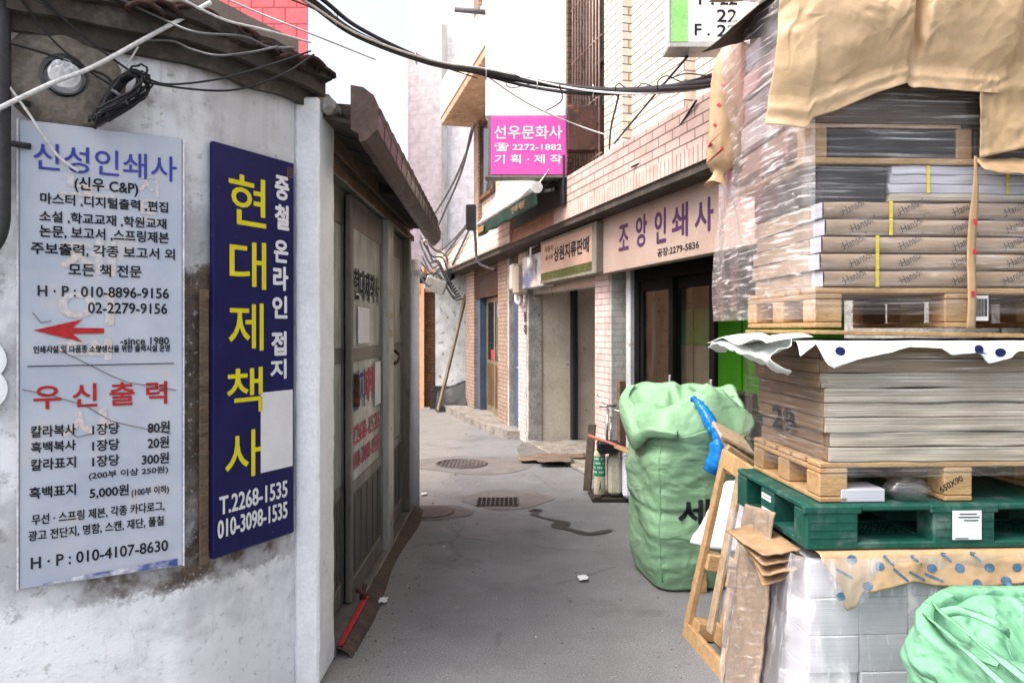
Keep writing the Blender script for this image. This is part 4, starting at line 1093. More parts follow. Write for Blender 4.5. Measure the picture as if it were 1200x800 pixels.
for k, (u, r, h, c, nm) in enumerate(((6.62, .06, .17, (.1, .25, .5), 'blue'), (6.46, .055, .2, (.5, .25, .04), 'amber'), (6.32, .06, .18, (.5, .05, .05), 'red'), (6.2, .05, .15, (.6, .6, .6), 'white'))):
    b = MB(); b.lathe([(0, 0), (r, 0), (r, h), (r * .95, h + .008), (r * .5, h + .01), (r * .45, h + .03), (0, h + .03)], (-u, 1.0, 1.762), 16)
    tag(b.build('ink_can', mk('can_%s' % nm, c, tuple(x * .7 for x in c), (.6, .55, .5), 9, .35, 0, thr=(.55, .6)), None, FR), '%s ink can standing on the green cabinet' % nm, 'can')
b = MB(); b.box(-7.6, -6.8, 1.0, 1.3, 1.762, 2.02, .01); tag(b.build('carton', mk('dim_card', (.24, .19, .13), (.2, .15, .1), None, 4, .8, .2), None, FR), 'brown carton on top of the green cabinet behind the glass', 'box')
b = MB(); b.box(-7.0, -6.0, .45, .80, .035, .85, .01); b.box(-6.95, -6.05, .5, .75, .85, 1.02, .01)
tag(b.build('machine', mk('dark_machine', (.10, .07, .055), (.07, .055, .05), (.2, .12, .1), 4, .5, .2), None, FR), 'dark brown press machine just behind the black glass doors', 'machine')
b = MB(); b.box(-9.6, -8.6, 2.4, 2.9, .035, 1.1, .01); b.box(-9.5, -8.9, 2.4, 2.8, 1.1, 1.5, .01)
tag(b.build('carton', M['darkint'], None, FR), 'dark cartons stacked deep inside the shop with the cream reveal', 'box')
b = MB()
for z in (.5, .95, 1.4, 1.75): b.box(-10.1, -9.2, 1.55, 1.9, z, z + .03)
b.box(-10.1, -10.06, 1.55, 1.9, .035, 1.8); b.box(-9.24, -9.2, 1.55, 1.9, .035, 1.8)
for k in range(6): b.box(-10.0 + .25 * (k % 3), -9.8 + .25 * (k % 3), 1.58, 1.85, (.53, .98)[k // 3], (.53, .98)[k // 3] + .2 + .05 * (k % 2), .005)
tag(b.build('shelf', M['oldwood'], None, FR), 'wooden shelf of parcels inside the shop with the cream reveal', 'shelf')

# ================================================================ bend of the alley: pole, sheet, lamp
P0, P1 = px(513, 487, 13.6), px(546, 345, 14.0)
b = MB(); b.bar((P0.x, P0.y, .0), P1, .07, .05, .006); tag(b.build('timber_pole', mk('pole_wood', (.20, .16, .115), (.15, .12, .085), None, 4, .7, .3)), 'long timber leaning against the pale plaster wall', 'pole')
b = MB(); b.grid(lambda u, v: (-1.45 + .62 * u, 13.55 + .5 * v + .05 * math.sin(u * 5), .03 + .55 * (v ** 1.6) * (.55 + .45 * u) + .03 * crease(u * 3, v * 3)), 16, 12); tag(b.build('black_sheet', M['black'], solid=.01), 'sagging black sheet on the ground below the leaning timber', 'sheet')
fl = thing('floodlight', 'grey floodlight on the corner above the plaster wall', 'lamp', ID, (-1.35, 13.9, 2.45))
c = px(511, 333, 13.8)
b = MB(); b.box(-.2, .2, -.09, .09, -.15, .13, .02, Matrix.Translation(c) @ Matrix.Rotation(.35, 4, 'Y') @ Matrix.Rotation(.3, 4, 'X')); b.build('housing', M['alulight'], fl)
b = MB(); b.tube([c + Vector((.15, .1, .05)), c + Vector((.3, .25, .15)), c + Vector((.3, .4, .2))], .04, 8); b.tube([c + Vector((-.3, .05, .12)), c + Vector((-.12, .02, .1))], .1, 10); b.build('bracket', M['black'], fl)
def cable(pts, r, m, name, label, n=10, seg=6):
    b = MB()
    for L in pts: b.tube(spline(L, n), r, seg)
    return tag(b.build(name, M[m] if isinstance(m, str) else m), label, 'cable')
b = MB()
rr = random.Random(8)
for k in range(9):
    a = px(494 + rr.uniform(-4, 6), 268 + 8 * k * .8, 13.7); c = px(517 + rr.uniform(-6, 6), 300 + 3 * k, 13.75); d = px(526 + k * 2, 326 + k * 3, 13.95)
    b.tube(spline([a, (a + c) / 2 + Vector((0, 0, -.12 - .05 * (k % 3))), c, (c + d) / 2 + Vector((.05, 0, -.2)), d], 8), .016, 6)
tag(b.build('cable_tangle', M['greycable']), 'tangle of grey cables at the corner above the floodlight', 'cable')
b = MB(); b.grid(lambda u, v: Vector(px(495 + 22 * u, 283 + 7 * u + 3 * v, 13.2 + .8 * v)) + Vector((0, 0, .05 * math.sin(u * 6))), 8, 4); tag(b.build('metal_hood', M['alulight'], solid=.02), 'small sagging grey metal hood at the far corner', 'hood')
cable([[px(556, 145, 11.5), px(546, 180, 12.2), px(527, 222, 13.4), px(498, 268, 14.0)], [px(553, 150, 11.5), px(541, 200, 12.6), px(520, 250, 13.8), px(505, 282, 14.0)]], .02, 'greycable', 'facade_cable', 'two grey cables dropping to the far corner past the balcony')
fc = lambda x, y, w: FR @ ray(FR, x, y, -w)
cable([[fc(555, 258, .36), fc(557, 280, .35), fc(559, 305, .35), fc(570, 313, .34), fc(580, 316, .30)]], .02, 'blackpipe', 'drop_cable', 'dark cable hanging down the cream siding band')
cable([[fc(553, 262, .36), fc(540, 290, .36), fc(530, 310, .35)], [fc(545, 268, .36), fc(533, 283, .36), fc(520, 300, .36)], [fc(551, 258, .37), fc(536, 276, .37), fc(519, 292, .36)]], .018, 'greycable', 'siding_cable', 'thin cables slanting across the end of the siding band')
b = MB(); q = FR @ ray(FR, 552, 255, -.40); b.box(q.x - .08, q.x + .08, q.y - .08, q.y + .08, q.z - .2, q.z + .2, .02); tag(b.build('junction_box', M['black']), 'black junction box on the siding band where cables meet', 'box')

# ================================================================ overhead cables
def off(p, a, b_): return Vector((p.x, p.y, p.z)) + Vector((a, 0, b_))
trunk_pts = [px(250, -85, 3.9), px(365, -3, 4.4), px(420, 38, 4.9), px(500, 72, 5.7), px(565, 86, 6.2), px(620, 98, 6.3), px(680, 106, 6.0), (px(740, 106, 5.4)), px(800, 99, 4.7), px(845, 90, 4.25), px(930, 70, 3.9)]
cbn = thing('cable_bundle', 'thick bundle of black cables sagging across the alley', 'cable', ID, trunk_pts[4])
rr = random.Random(11)
for k, (r, sp) in enumerate(((.020, .018), (.016, .03), (.014, .035), (.011, .045), (.009, .05), (.009, .055))):
    ph = rr.uniform(0, 6.28)
    L = [off(p, sp * math.cos(ph + i * .9), sp * .8 * math.sin(ph + i * .9)) for i, p in enumerate(trunk_pts)]
    b = MB(); b.tube(spline(L, 10), r, 8); b.build('strand', M['black'] if k < 5 else M['whitecable'], cbn)
b = MB()
tr = spline(trunk_pts, 12)
b = None
for i in range(40, len(tr) - 8, 3):
    if rr.random() < .6: continue
    p = tr[i]; rad = rr.uniform(.015, .075) * rr.random() + .015; w = rr.uniform(.05, .22)
    L = [p + Vector((w * math.cos(t) , .03 * math.sin(t * 2), rad * math.sin(t) + rr.uniform(-.01, .02))) for t in [k * .7 for k in range(rr.choice((5, 7, 9)))]]
    b = MB(); b.tube(spline(L, 5), .0042, 5); b.build('loose_loop', M['black'], cbn)
b = MB()
for i in (18, 34, 49, 62, 75): 
    p = tr[i]; b = MB(); b.tube([p + Vector((0, .045 * math.cos(t), .045 * math.sin(t))) for t in [k * .63 for k in range(10)]], .005, 5, close=True); b.build('cable_tie', M['whitecable'], cbn)
cable([[px(560, 82, 6.2), px(620, 122, 6.6), px(680, 148, 6.9), px(735, 166, 6.6), px(770, 182, 6.0)]], .007, 'whitecable', 'thin_cable', 'thin white cable slanting past the pink sign to the parapet')
cable([[px(656, 100, 6.0), px(658, 118, 6.3), px(640, 130, 6.9)], [px(692, 104, 5.9), px(696, 130, 6.4), px(702, 147, 7.0)]], .006, 'black', 'loose_cable', 'short loose black cables hanging by the rusted box')
cable([[px(720, 168, 6.6), px(760, 120, 5.6), px(806, 66, 4.5)]], .008, 'black', 'stay_wire', 'black stay wire rising to the light box sign')
cable([[px(740, 196, 5.9), px(770, 180, 5.6), px(795, 150, 5.2), px(816, 118, 4.9)], [px(725, 112, 5.6), px(716, 150, 6.2), px(714, 175, 6.5)]], .008, 'black', 'wall_cable', 'black cable curving over the pink brick parapet')
cable([[px(255, -30, 4.0), px(362, 8, 4.6), px(420, 40, 5.2), px(500, 72, 5.8), px(560, 92, 6.2)]], .006, 'rust', 'thin_cable', 'thin dark cable running just below the thick bundle')

# ================================================================ things on the left wall
def wp(x, y, o=.05):
    F = FW if x < 216 else FB
    return F @ ray(F, x, y, -o)
col_ = thing('wall_pipe', 'round pipe stub stuffed with white paper in a rough collar', 'pipe', FW, (.1, -.05, 2.3))
c = ray(FW, 76, 92, 0)
b = MB(); b.lathe([(.075, -.028), (.12, -.026), (.165, -.012), (.185, .004)], (0, 0, 0), 28); b.bm.transform(Matrix.Translation((c.x, -.0, c.z)) @ Matrix.Rotation(R(90), 4, 'X') @ Matrix.Scale(-1, 4, (0, 0, 1)))
b.build('collar', mk('rough_collar', (.21, .18, .15), (.14, .12, .10), (.2, .09, .05), 9, .95, .8, .012, 40, .25, thr=(.6, .7)), col_, FW, jitter=.006)
b = MB(); b.lathe([(.052, .0), (.052, -.07), (.062, -.07), (.062, .02)], (0, 0, 0), 24); b.lathe([(0, -.01), (.052, -.012)], (0, 0, 0), 24); b.bm.transform(Matrix.Translation((c.x, 0, c.z)) @ Matrix.Rotation(R(-90), 4, 'X') @ Matrix.Scale(-1, 4, (0, 0, 1)))
b.build('pipe', M['black'], col_, FW)
b = MB(); b.grid(lambda u, v: (c.x + .048 * v * math.cos(6.283 * u), -.045 - .022 * crease(v * 3 * math.cos(6.283 * u), v * 3 * math.sin(6.283 * u), 2) - .02 * (1 - v), c.z + .03 * (1 - v) + .048 * v * math.sin(6.283 * u)), 24, 10); b.build('paper_wad', m_white, col_, FW)
b = MB(); L = [FW @ ray(FW, 5, y, -.05) for y in (-60, 60, 150, 235)]
b.tube(L + spline([L[-1], FW @ ray(FW, 4, 262, -.05), FW @ ray(FW, -4, 285, -.05), FW @ ray(FW, -25, 305, -.05)], 6)[1:], .019, 12)
for y in (118, 168): 
    q = FW @ ray(FW, 5, y, -.04); b.tube([q + Vector((-.03, .02, 0)), q + Vector((0, -.02, 0)), q + Vector((.06, .04, 0))], .01, 6)
tag(b.build('conduit', M['blackpipe']), 'dark conduit running down the left edge of the wall', 'pipe')
b = MB(); l3, r3 = ray(FW, -46, 440, -.008).x, ray(FW, 9, 440, -.008).x; b.text('8', l3, r3, ray(FW, 0, 480, -.008).z, ray(FW, 0, 398, -.008).z, -.008, .05, res=8)
tag(b.build('wall_numeral', M['whitepaint'], None, FW, fix=False, solid=.006), 'white numeral on the wall cut by the left edge of the picture', 'numeral')
coil = MB(); rr = random.Random(5)
cc = wp(140, 115, .07)
ax = (wp(166, 92, .07) - wp(112, 145, .07)).normalized(); ay = Vector((ax.z, 0, -ax.x)).normalized(); az = ax.cross(ay)
for k in range(13):
    a_, b_2 = rr.uniform(.085, .135), rr.uniform(.022, .05); sh = rr.uniform(-.02, .02); d_ = rr.uniform(-.03, .02)
    coil.tube([cc + ax * (a_ * math.cos(t) + sh) + ay * (b_2 * math.sin(t) * (1 + .5 * math.cos(t)) + rr.uniform(-.003, .003) + .012 * math.cos(t) * rr.uniform(-1, 1)) + az * (d_ + .01 * math.sin(2 * t)) for t in [q * 2 * math.pi / 26 for q in range(26)]], .0042, 6, close=True)
ct = thing('cable_coil', 'coil of black cable tied up on the wall above the pale sign', 'cable', ID, cc)
coil.build('coil', M['black'], ct)
b = MB(); b.tube([cc + ay * (.03 * math.cos(t)) + az * (.035 * math.sin(t)) for t in [q * .52 for q in range(12)]], .006, 6, close=True); b.build('tie', M['greycable'], ct)
cable([[wp(-20, 136, .09), wp(60, 98, .09), wp(110, 78, .09), wp(180, 40, .09), wp(247, 3, .09)]], .008, 'whitecable', 'white_conduit', 'straight white conduit slanting up across the wall to the eave')
cable([[wp(-10, 74, .05), wp(30, 128, .06), wp(50, 158, .06), wp(70, 185, .045), wp(92, 201, .036)]], .0045, 'whitecable', 'white_lead', 'thin white lead hanging over the heading of the pale sign')
cable([[wp(-10, 45, .06), wp(50, 62, .06), wp(100, 80, .06), wp(125, 90, .06), wp(136, 105, .06)]], .0042, 'black', 'wall_lead', 'black lead running from the left edge to the coil')
cable([[wp(18, -10, .07), wp(60, 45, .07), wp(100, 80, .06), wp(130, 100, .06)]], .0035, 'black', 'wall_lead', 'black lead dropping steeply past the pipe stub to the coil')
cable([[wp(40, -8, .08), wp(110, 52, .08), wp(160, 88, .08), wp(190, 100, .08), wp(270, 106, .12), px(330, 88, 2.85), px(368, 64, 2.95)]], .004, 'black', 'eave_lead', 'lower black lead curving up to the eave')
cable([[wp(170, 92, .07), wp(200, 99, .08), wp(260, 92, .14), px(320, 75, 2.8), px(364, 60, 2.95)]], .004, 'black', 'eave_lead', 'upper black lead curving from the coil to the eave')
cable([[wp(130, -6, .12), wp(190, 22, .12), wp(230, 38, .2), px(285, 43, 2.6), px(315, 55, 2.75), px(345, 56, 2.9)]], .0045, 'greycable', 'roof_lead', 'grey lead draped along the underside of the roof edge')
cable([[wp(160, 48, .06), wp(200, 48, .06), wp(225, 58, .1), px(255, 65, 2.5), px(290, 62, 2.6), px(325, 55, 2.75)]], .004, 'greycable', 'roof_lead', 'sagging dark lead under the brown band of the wall')
cable([[px(205, -5, 2.35), px(262, 23, 2.5), px(310, 35, 2.7), px(364, 50, 3.0)]], .0045, 'whitecable', 'roof_wire', 'pale wire lying across the dark roof edge')
cable([[px(250, -8, 3.5), px(300, 14, 3.6), px(370, 42, 3.7), px(440, 70, 4.2)]], .005, 'whitecable', 'street_wire', 'pale wire in front of the red tiled house')
cable([[wp(162, 55, .06), wp(148, 78, .06), wp(136, 98, .06)]], .003, 'whitecable', 'white_lead', 'short pale lead holding the black coil')
# ================================================================ paper stacks on pallets
M['palletwood'] = mk('pallet_wood', (.43, .275, .14), (.35, .215, .105), (.24, .15, .08), 3, .75, .4, .004, 30, .2, 0, (2, 10, 10), rnd=.12, thr=(.6, .75))
M['palletgrey'] = mk('grey_pallet_wood', (.36, .27, .18), (.28, .2, .13), (.14, .1, .07), 3, .8, .4, .004, 30, .2, 0, (2, 10, 10), rnd=.12, thr=(.6, .75))
M['kraft'] = mk('kraft_paper', (.42, .285, .165), (.37, .25, .14), None, 5, .55, .35, .004, 35, .07, 0, rnd=.06, spec=.4)
M['greenplastic'] = mk('green_pallet_plastic', (.010, .075, .055), (.008, .06, .045), (.10, .15, .135), 5, .5, .3, .003, 60, .15, 0, thr=(.48, .74), spot=7)
M['film'] = film('stretch_film', dens=(.02, .35), ior=.04, bs=.15)
M['filmlight'] = film('thin_stretch_film', dens=(.02, .34), sc=(2.5, 60), ang=.05, bs=.1, ior=.03)
M['filmheavy'] = film('milky_film', tint=(.90, .88, .93), dens=(.15, .50), sc=(30, 4), ang=.25, bs=.15, ior=.05)
M['filmpink'] = film('side_stretch_film', tint=(.95, .88, .88), dens=(.10, .75), sc=(5, 85), ang=.42, bs=.2, ior=.06)

def reams_mat(name, c1, c2, rows=40.0, dark=.6, rnd=.1, rough=.8):
    """paper edges: fine horizontal sheet lines"""
    n = NT(name); co = n.coord('Object'); r = n.rand()
    s = n.sep(co)
    w = n.noise(n.comb(n.math('MULTIPLY', s[0], .8), n.math('MULTIPLY', s[1], .8), n.math('ADD', n.math('MULTIPLY', s[2], 190.0), n.math('MULTIPLY', r, 90.0))), 1.0, 3, .6)
    col = n.mix(n.step(w, .3, .7), tuple(x * dark for x in c1), c1)
    col = n.mix(n.step(n.noise(co, 2.5, 5), .45, .7), col, n.mix(n.step(w, .3, .7), tuple(x * dark for x in c2), c2))
    col = n.mix(1.0, col, n.math('ADD', n.math('MULTIPLY', r, rnd * 2), 1 - rnd), 'MULTIPLY')
    n.bsdf(col, rough, n.bump(w, .4, .003), 0, .3)
    return n.m
M['sheetgrey'] = reams_mat('grey_board_edges', (.50, .44, .365), (.38, .32, .25), dark=.5)
M['sheetbrown'] = reams_mat('brown_board_edges', (.27, .18, .115), (.21, .14, .09), dark=.7)
M['sheetwhite'] = reams_mat('white_paper_edges', (.56, .56, .63), (.50, .50, .58), dark=.8, rnd=.06)
M['sheetdark'] = reams_mat('dark_sheet_edges', (.055, .050, .050), (.035, .033, .036), dark=.5)
M['sheetumber'] = reams_mat('umber_sheet_edges', (.12, .082, .06), (.085, .06, .045), dark=.6)

def wood_pallet(label, ox, oy, oz, W, D, H, m, nb=5, group='wooden pallets in the stack', blk=.105):
    t = thing('wooden_pallet', label, 'pallet', FS, (ox, oy, oz), group)
    def P(name, *a):
        b = MB(); b.box(*a, .004); return b.build(name, m, t, FS)
    th = .018
    bw = D / nb * .82
    for i in range(nb):
        y0 = oy + (D - bw) * i / (nb - 1); P('top_board', ox, ox + W, y0, y0 + bw, oz + H - th, oz + H)
    for x0 in (ox, ox + (W - blk) / 2, ox + W - blk):
        P('cross_board', x0, x0 + blk, oy, oy + D, oz + H - 2 * th - .001, oz + H - th - .001)
        for y0 in (oy, oy + (D - blk) / 2, oy + D - blk): P('block', x0, x0 + blk, y0 + .002, y0 + blk, oz + th + .001, oz + H - 2 * th - .002)
        P('bottom_board', x0, x0 + blk, oy, oy + D, oz, oz + th)
    return t
ORD = ['lowest', 'second', 'third', 'fourth', 'fifth', 'sixth', 'seventh', 'topmost']

# --- lowest tier: white paper bundles
wood_pallet('grey wooden pallet on the asphalt under the white paper bundles', .0, .0, .0, 1.1, .66, .13, M['palletgrey'])
n_ = 0
for r_ in range(5):
    z = .131 + .127 * r_
    for c_ in range(6):
        for d_ in range(3 if c_ == 0 else 1):
            b = MB(); jx, jy = random.uniform(-.005, .005), random.uniform(-.006, .008)
            b.box(.012 + .178 * c_ + jx, .012 + .178 * c_ + .172 + jx, .01 + .215 * d_ + jy, .01 + .215 * d_ + .205 + jy, z, z + .1255, .003)
            o = b.build('paper_bundle', M['sheetwhite'], None, FS)
            tag(o, 'white paper bundle in the film wrapped block under the green pallet', 'paper bundle', 'white paper bundles under the green pallet')
b = MB(); b.box(.19, 1.09, .23, .655, .131, .765); tag(b.build('paper_block', M['sheetwhite'], None, FS), 'inner block of white paper behind the film wrapped bundles', 'paper')
# film round the lowest tier, flaring at the left corner
def wrap(path, z0, z1, bulge, m, nu, nv, label, seed=0, name='stretch_film', amp=.008, flare=0.0, uvs=1.0):
    pts = [Vector((x, y, 0)) for x, y in path]
    L = [0]
    for a, c in zip(pts, pts[1:]): L.append(L[-1] + (c - a).length)
    def at(s):
        s *= L[-1]
        for i in range(len(pts) - 1):
            if s <= L[i + 1] + 1e-9:
                t = (s - L[i]) / (L[i + 1] - L[i]); d = (pts[i + 1] - pts[i]).normalized(); return pts[i].lerp(pts[i + 1], t), d
    def fn(u, v):
        p, d = at(u); n = Vector((d.y, -d.x, 0))
        n = -n if n.dot(p - Vector((.5, .33, 0))) < 0 else n
        z = z0(u) + (z1(u) - z0(u)) * v if callable(z0) else z0 + (z1 - z0) * v
        k = bulge(u, v) + amp * (noise.noise(Vector((u * 7, v * 4, seed))) + .5 * crease((u * .8 + v * .6) * 2.2, (v * .8 - u * .6) * 13, seed, 3))
        q = p + n * k
        return (q.x, q.y, z)
    b = MB(); b.grid(fn, nu, nv, uvfn=lambda u, v: (u * uvs, v))
    o = b.build(name, m, None, FS, fix=False)
    return tag(o, label, 'film')
wrap([(1.12, -.015), (.2, -.015), (.05, -.015), (.0, -.005), (-.02, .05), (-.02, .35), (-.02, .66)], .02, .79, lambda u, v: .012 + (.02 + .17 * (1 - v) ** 1.3) * math.exp(-((u - .60) / .085) ** 2) + .04 * (1 - v) * (u > .6), M['filmheavy'], 120, 40,
     'milky film wrapped round the white bundles, flaring out at the corner', 3, amp=.016)

# kraft sheet between the white bundles and the green pallet
def logos(B, pts, F, y, r):
    for x, z in pts:
        n2 = 16; B.face([(x + r * math.cos(2 * math.pi * k / n2), y, z + r * .85 * math.sin(2 * math.pi * k / n2)) for k in range(n2)])
def zs(y): return CAMH - (y - HOR) / 347.0
def xs(x): return (x - 600) / 347.0 - .994
def drape(u0, u1, ztop, zlow, seed, back=.5, amp=.012, out=.02):
    def fn(u, v):
        x = u0 + (u1 - u0) * u
        if v < .35:
            t = v / .35; return (x, back * (1 - t) - out * t, ztop + .003 * noise.noise(Vector((x * 9, t * 4, seed))))
        t = (v - .35) / .65
        zl = zlow(x); z = ztop + (zl - ztop) * t
        return (x, -out - .012 * t - amp * abs(crease(x * 5, z * 6, seed)) * min(1, t * 3) - .02 * t * (noise.noise(Vector((x * 6, seed, 0))) + .3), z)
    return fn
def pw(pts):
    def f(x):
        if x <= pts[0][0]: return pts[0][1]
        for (a, c), (d, e) in zip(pts, pts[1:]):
            if x <= d: return c + (e - c) * (x - a) / (d - a)
        return pts[-1][1]
    return f
zl = pw([(xs(958), zs(655)), (xs(975), zs(676)), (xs(985), zs(712)), (xs(999), zs(706)), (xs(1002), zs(690)), (xs(1020), zs(688)), (xs(1065), zs(678)), (xs(1090), zs(684)), (xs(1165), zs(685)), (xs(1200), zs(680)), (xs(1300), zs(683))])
dk = thing('kraft_sheet', 'brown printed kraft sheet with blue round marks hanging under the green pallet', 'kraft paper', FS, (.5, -.02, .78))
b = MB(); f0 = drape(xs(957), 1.1, .800, zl, 2); b.grid(f0, 110, 26); b.build('sheet', M['kraft'], dk, FS, fix=False, solid=.002)
M['blueprint'] = mk('blue_print', (.05, .11, .19), (.09, .16, .24), None, 60, .6, 0)
b = MB()
for x, y in ((995, 653), (1025, 660), (1010, 682), (974, 690), (1089, 664), (1122, 664), (1158, 664), (1190, 664), (1176, 679), (1140, 681)):
    X, Z = xs(x), zs(y); logos(b, [(X, Z)], FS, -.072, .017)
for x, y, a in ((984, 668, -.5), (1050, 670, -.7), (1070, 672, -.5), (1090, 674, -.4), (1068, 652, -.7), (1105, 650, -.7), (1140, 650, -.7), (1035, 652, -.8)):
    X, Z = xs(x), zs(y); d = Vector((math.cos(a), 0, math.sin(a))); nn = Vector((-d.z, 0, d.x)); c = Vector((X, -.072, Z))
    b.face([c - d * .032 - nn * .004, c + d * .032 - nn * .004, c + d * .032 + nn * .004, c - d * .032 + nn * .004])
def press(B, target, F, dirn=(0, 1, 0), lift=.0015):
    """move flat print geometry onto the surface behind it"""
    from mathutils.bvhtree import BVHTree
    me = target.data; T = MW[target.name]; inv = F.inverted()
    tree = BVHTree.FromPolygons([inv @ (T @ v.co) for v in me.vertices], [tuple(p.vertices) for p in me.polygons])
    d = Vector(dirn)
    bmesh.ops.triangulate(B.bm, faces=B.bm.faces)
    bmesh.ops.subdivide_edges(B.bm, edges=B.bm.edges, cuts=2, use_grid_fill=True)
    for v in B.bm.verts:
        h = tree.ray_cast(v.co - d * .5, d)
        if h[0] is not None: v.co = h[0] - d * (lift + .001)
    return B
sheet_o = [o for o in bpy.data.objects if o.parent == dk][0]
press(b, sheet_o, FS); b.build('printed_mark', M['blueprint'], dk, FS, fix=False)

# folded brown sheets at the left corner of the lowest tier
b = MB()
for k in range(4):
    z = .792 - .011 * k
    b.grid(lambda u, v, k=k, z=z: (-.14 + .03 * k * v + (.135 + .02 * math.sin(k * 2)) * u, .03 + .05 * math.sin(k * 3) * u + .36 * v, z - (.05 + .012 * k) * (1 - u) * (.3 + v * .4) - .02 * k * (1 - v) + .008 * crease(u * 3, v * 3, k)), 10, 10)
tag(b.build('folded_sheets', mk('old_brown_card', (.33, .21, .12), (.25, .16, .09), (.5, .38, .25), 6, .8, .3, .004, 30, .15), None, FS, fix=False, solid=.006), 'folded brown card sticking out left under the green pallet', 'card')

# --- green plastic pallet
gp = thing('plastic_pallet', 'dark green plastic pallet between the lower and middle paper stacks', 'pallet', FS, (0, 0, .806))
Z0 = .806
b = MB()
b.box(0, 1.1, 0, .66, Z0 + .128, Z0 + .15, .006)
X3 = ((0, .18), (.442, .658), (.92, 1.1)); Y3 = ((0, .10), (.28, .40), (.56, .66))
for x0, x1 in X3:
    for y0, y1 in Y3: b.box(x0, x1, y0, y1, Z0 + .014, Z0 + .128, .005)
for y0, y1 in Y3: b.box(0, 1.1, y0, y1, Z0, Z0 + .022, .004)
for x0, x1 in X3: b.box(x0 + .001, x1 - .001, .001, .659, Z0 + .0012, Z0 + .0205, .003)
for x0, x1 in X3:
    b.box(x0 - .012, x1 + .012, -.003, .015, Z0 + .12, Z0 + .147, .004); 
    for k in range(1, 4): b.box(x0 + .012, x1 - .012, -.0025, .01, Z0 + .012 + .027 * k, Z0 + .016 + .027 * k)
body = b.build('body', M['greenplastic'], gp, FS)
b = MB()
for k in range(14):
    for (x0, x1) in ((.18, .442), (.658, .92)):
        x = x0 + (x1 - x0) * (k + .5) / 14; b.box(x - .003, x + .003, .1, .56, Z0 + .004, Z0 + .016)
for k in range(18):
    y = .10 + .46 * k / 17; b.box(.18, .92, y - .003, y + .003, Z0 + .005, Z0 + .015)
b.build('grid_deck', M['greenplastic'], gp, FS)
b = MB(); b.box(.505, .605, -.007, -.0035, Z0 + .03, Z0 + .128); b.build('paper_label', m_white, gp, FS)
b = MB()
for k, (w0, w1) in enumerate(((.02, .06), (.015, .07), (.035, .065), (.005, .03))): b.box(.508 + w0, .508 + w1 + .02, -.0085, -.0072, Z0 + .116 - .011 * k - (.05 if k == 3 else 0), Z0 + .119 - .011 * k - (.05 if k == 3 else 0))
b.build('label_lines', M['blacktext'], gp, FS)
b = MB()
for z in (.035, .09):
    for k in range(2):
        for q in range(5): b.box(-.0035, -.0008, .295 + .018 * q, .308 + .018 * q, Z0 + z + .013 * k, Z0 + z + .009 + .013 * k)
b.build('stencil_mark', m_white, gp, FS)

# things lying on the green pallet
bk = MB(); bk.box(.135, .29, .03, .15, .957, .957 + .045, .003); tag(bk.build('paper_pad', M['sheetwhite'], None, FS @ Matrix.Translation((0, 0, .001))), 'small pad of white paper lying on the green pallet edge', 'paper')
b = MB(); b.grid(lambda u, v: Vector((.39 + .07 * math.sin(math.pi * v) * math.cos(2 * math.pi * u) * (1 + .35 * crease(u * 5, v * 4, 7)), .07 + .045 * math.sin(math.pi * v) * math.sin(2 * math.pi * u) * (1 + .35 * crease(u * 5, v * 4, 9)), .995 + .036 * -math.cos(math.pi * v) * (1 + .25 * crease(u * 6, v * 5, 3)))), 26, 18, close_u=True)
tag(b.build('film_ball', M['film'], None, FS, fix=False), 'crumpled ball of clear film lying on the green pallet', 'film')

# --- middle tier
wp2 = wood_pallet('pale wooden pallet standing on the green plastic pallet', .06, .03, .958, .98, .60, .136, M['palletwood'], blk=.10)
b = MB(); mtx = FS @ Matrix.Translation((.52, .031, 1.015)) @ Matrix.Rotation(R(-28), 4, 'Y')
b.text('650X90', -.04, .05, -.011, .011, 0, .03)
b.build('stencil_lettering', M['blacktext'], wp2, mtx, fix=False)
for k in range(8):
    z = 1.096 + .0505 * k
    m = M['sheetbrown'] if k > 5 else M['sheetgrey']
    jx = -.006 * k + (.012 if k % 3 == 1 else 0) + random.uniform(-.004, .004)
    b = MB(); b.wavy(.098 + jx, 1.06 + jx, .035 + random.uniform(-.007, .007), .62, z + .0015, z + .0485, .0055, k * 1.3)
    o = b.build('paper_stack', m, None, FS)
    e = MB(); e.box(.093 + jx, .0965 + jx, .04, .62, z + .002, z + .0488, .001); e.build('end_wrap', M['sheetbrown'], o, FS, jitter=.002)
    if k == 2: l29 = o
    tag(o, '%s layer of %s board in the middle stack above the green pallet' % (ORD[k], 'brown' if k > 5 else 'grey'), 'paper stack', 'board layers in the middle stack')
b = MB(); b.text('29', .16, .34, 0, .10, 0, .04); 
M2 = FS @ Matrix.Translation((.074, .46, 1.16)) @ Matrix.Rotation(R(-90), 4, 'Z')
b = MB(); b.text('29', 0.0, .20, 0.0, .09, -.004, .05); b.build('stencil_lettering', M['blacktext'], l29, M2, fix=False)
wrap([(1.12, .012), (.6, .012), (.07, .012)], 1.05, 1.47, lambda u, v: .012 + .008 * math.sin(v * 3.1), M['filmlight'], 40, 20, 'thin clear film over the front of the middle stack', 5, amp=.004)
wrap([(.085, .03), (.07, .2), (.06, .45), (.05, .64)], 1.03, 1.48, lambda u, v: .012 + .012 * math.sin(v * 3.1) * u, M['filmlight'], 40, 24, 'clear film over the left side of the middle stack', 6, amp=.004)
b = MB(); b.grid(lambda u, v: (.0 + .045 * (u - .5) * (1 + 1.2 * v) - .02 + .02 * math.sin(v * 5), .46 + .10 * u + .02 * crease(u * 3, v * 5, 2), 1.44 - .52 * v), 10, 30)
tag(b.build('film_strip', M['film'], None, FS, fix=False), 'torn strip of film hanging at the back left of the middle stack', 'film')

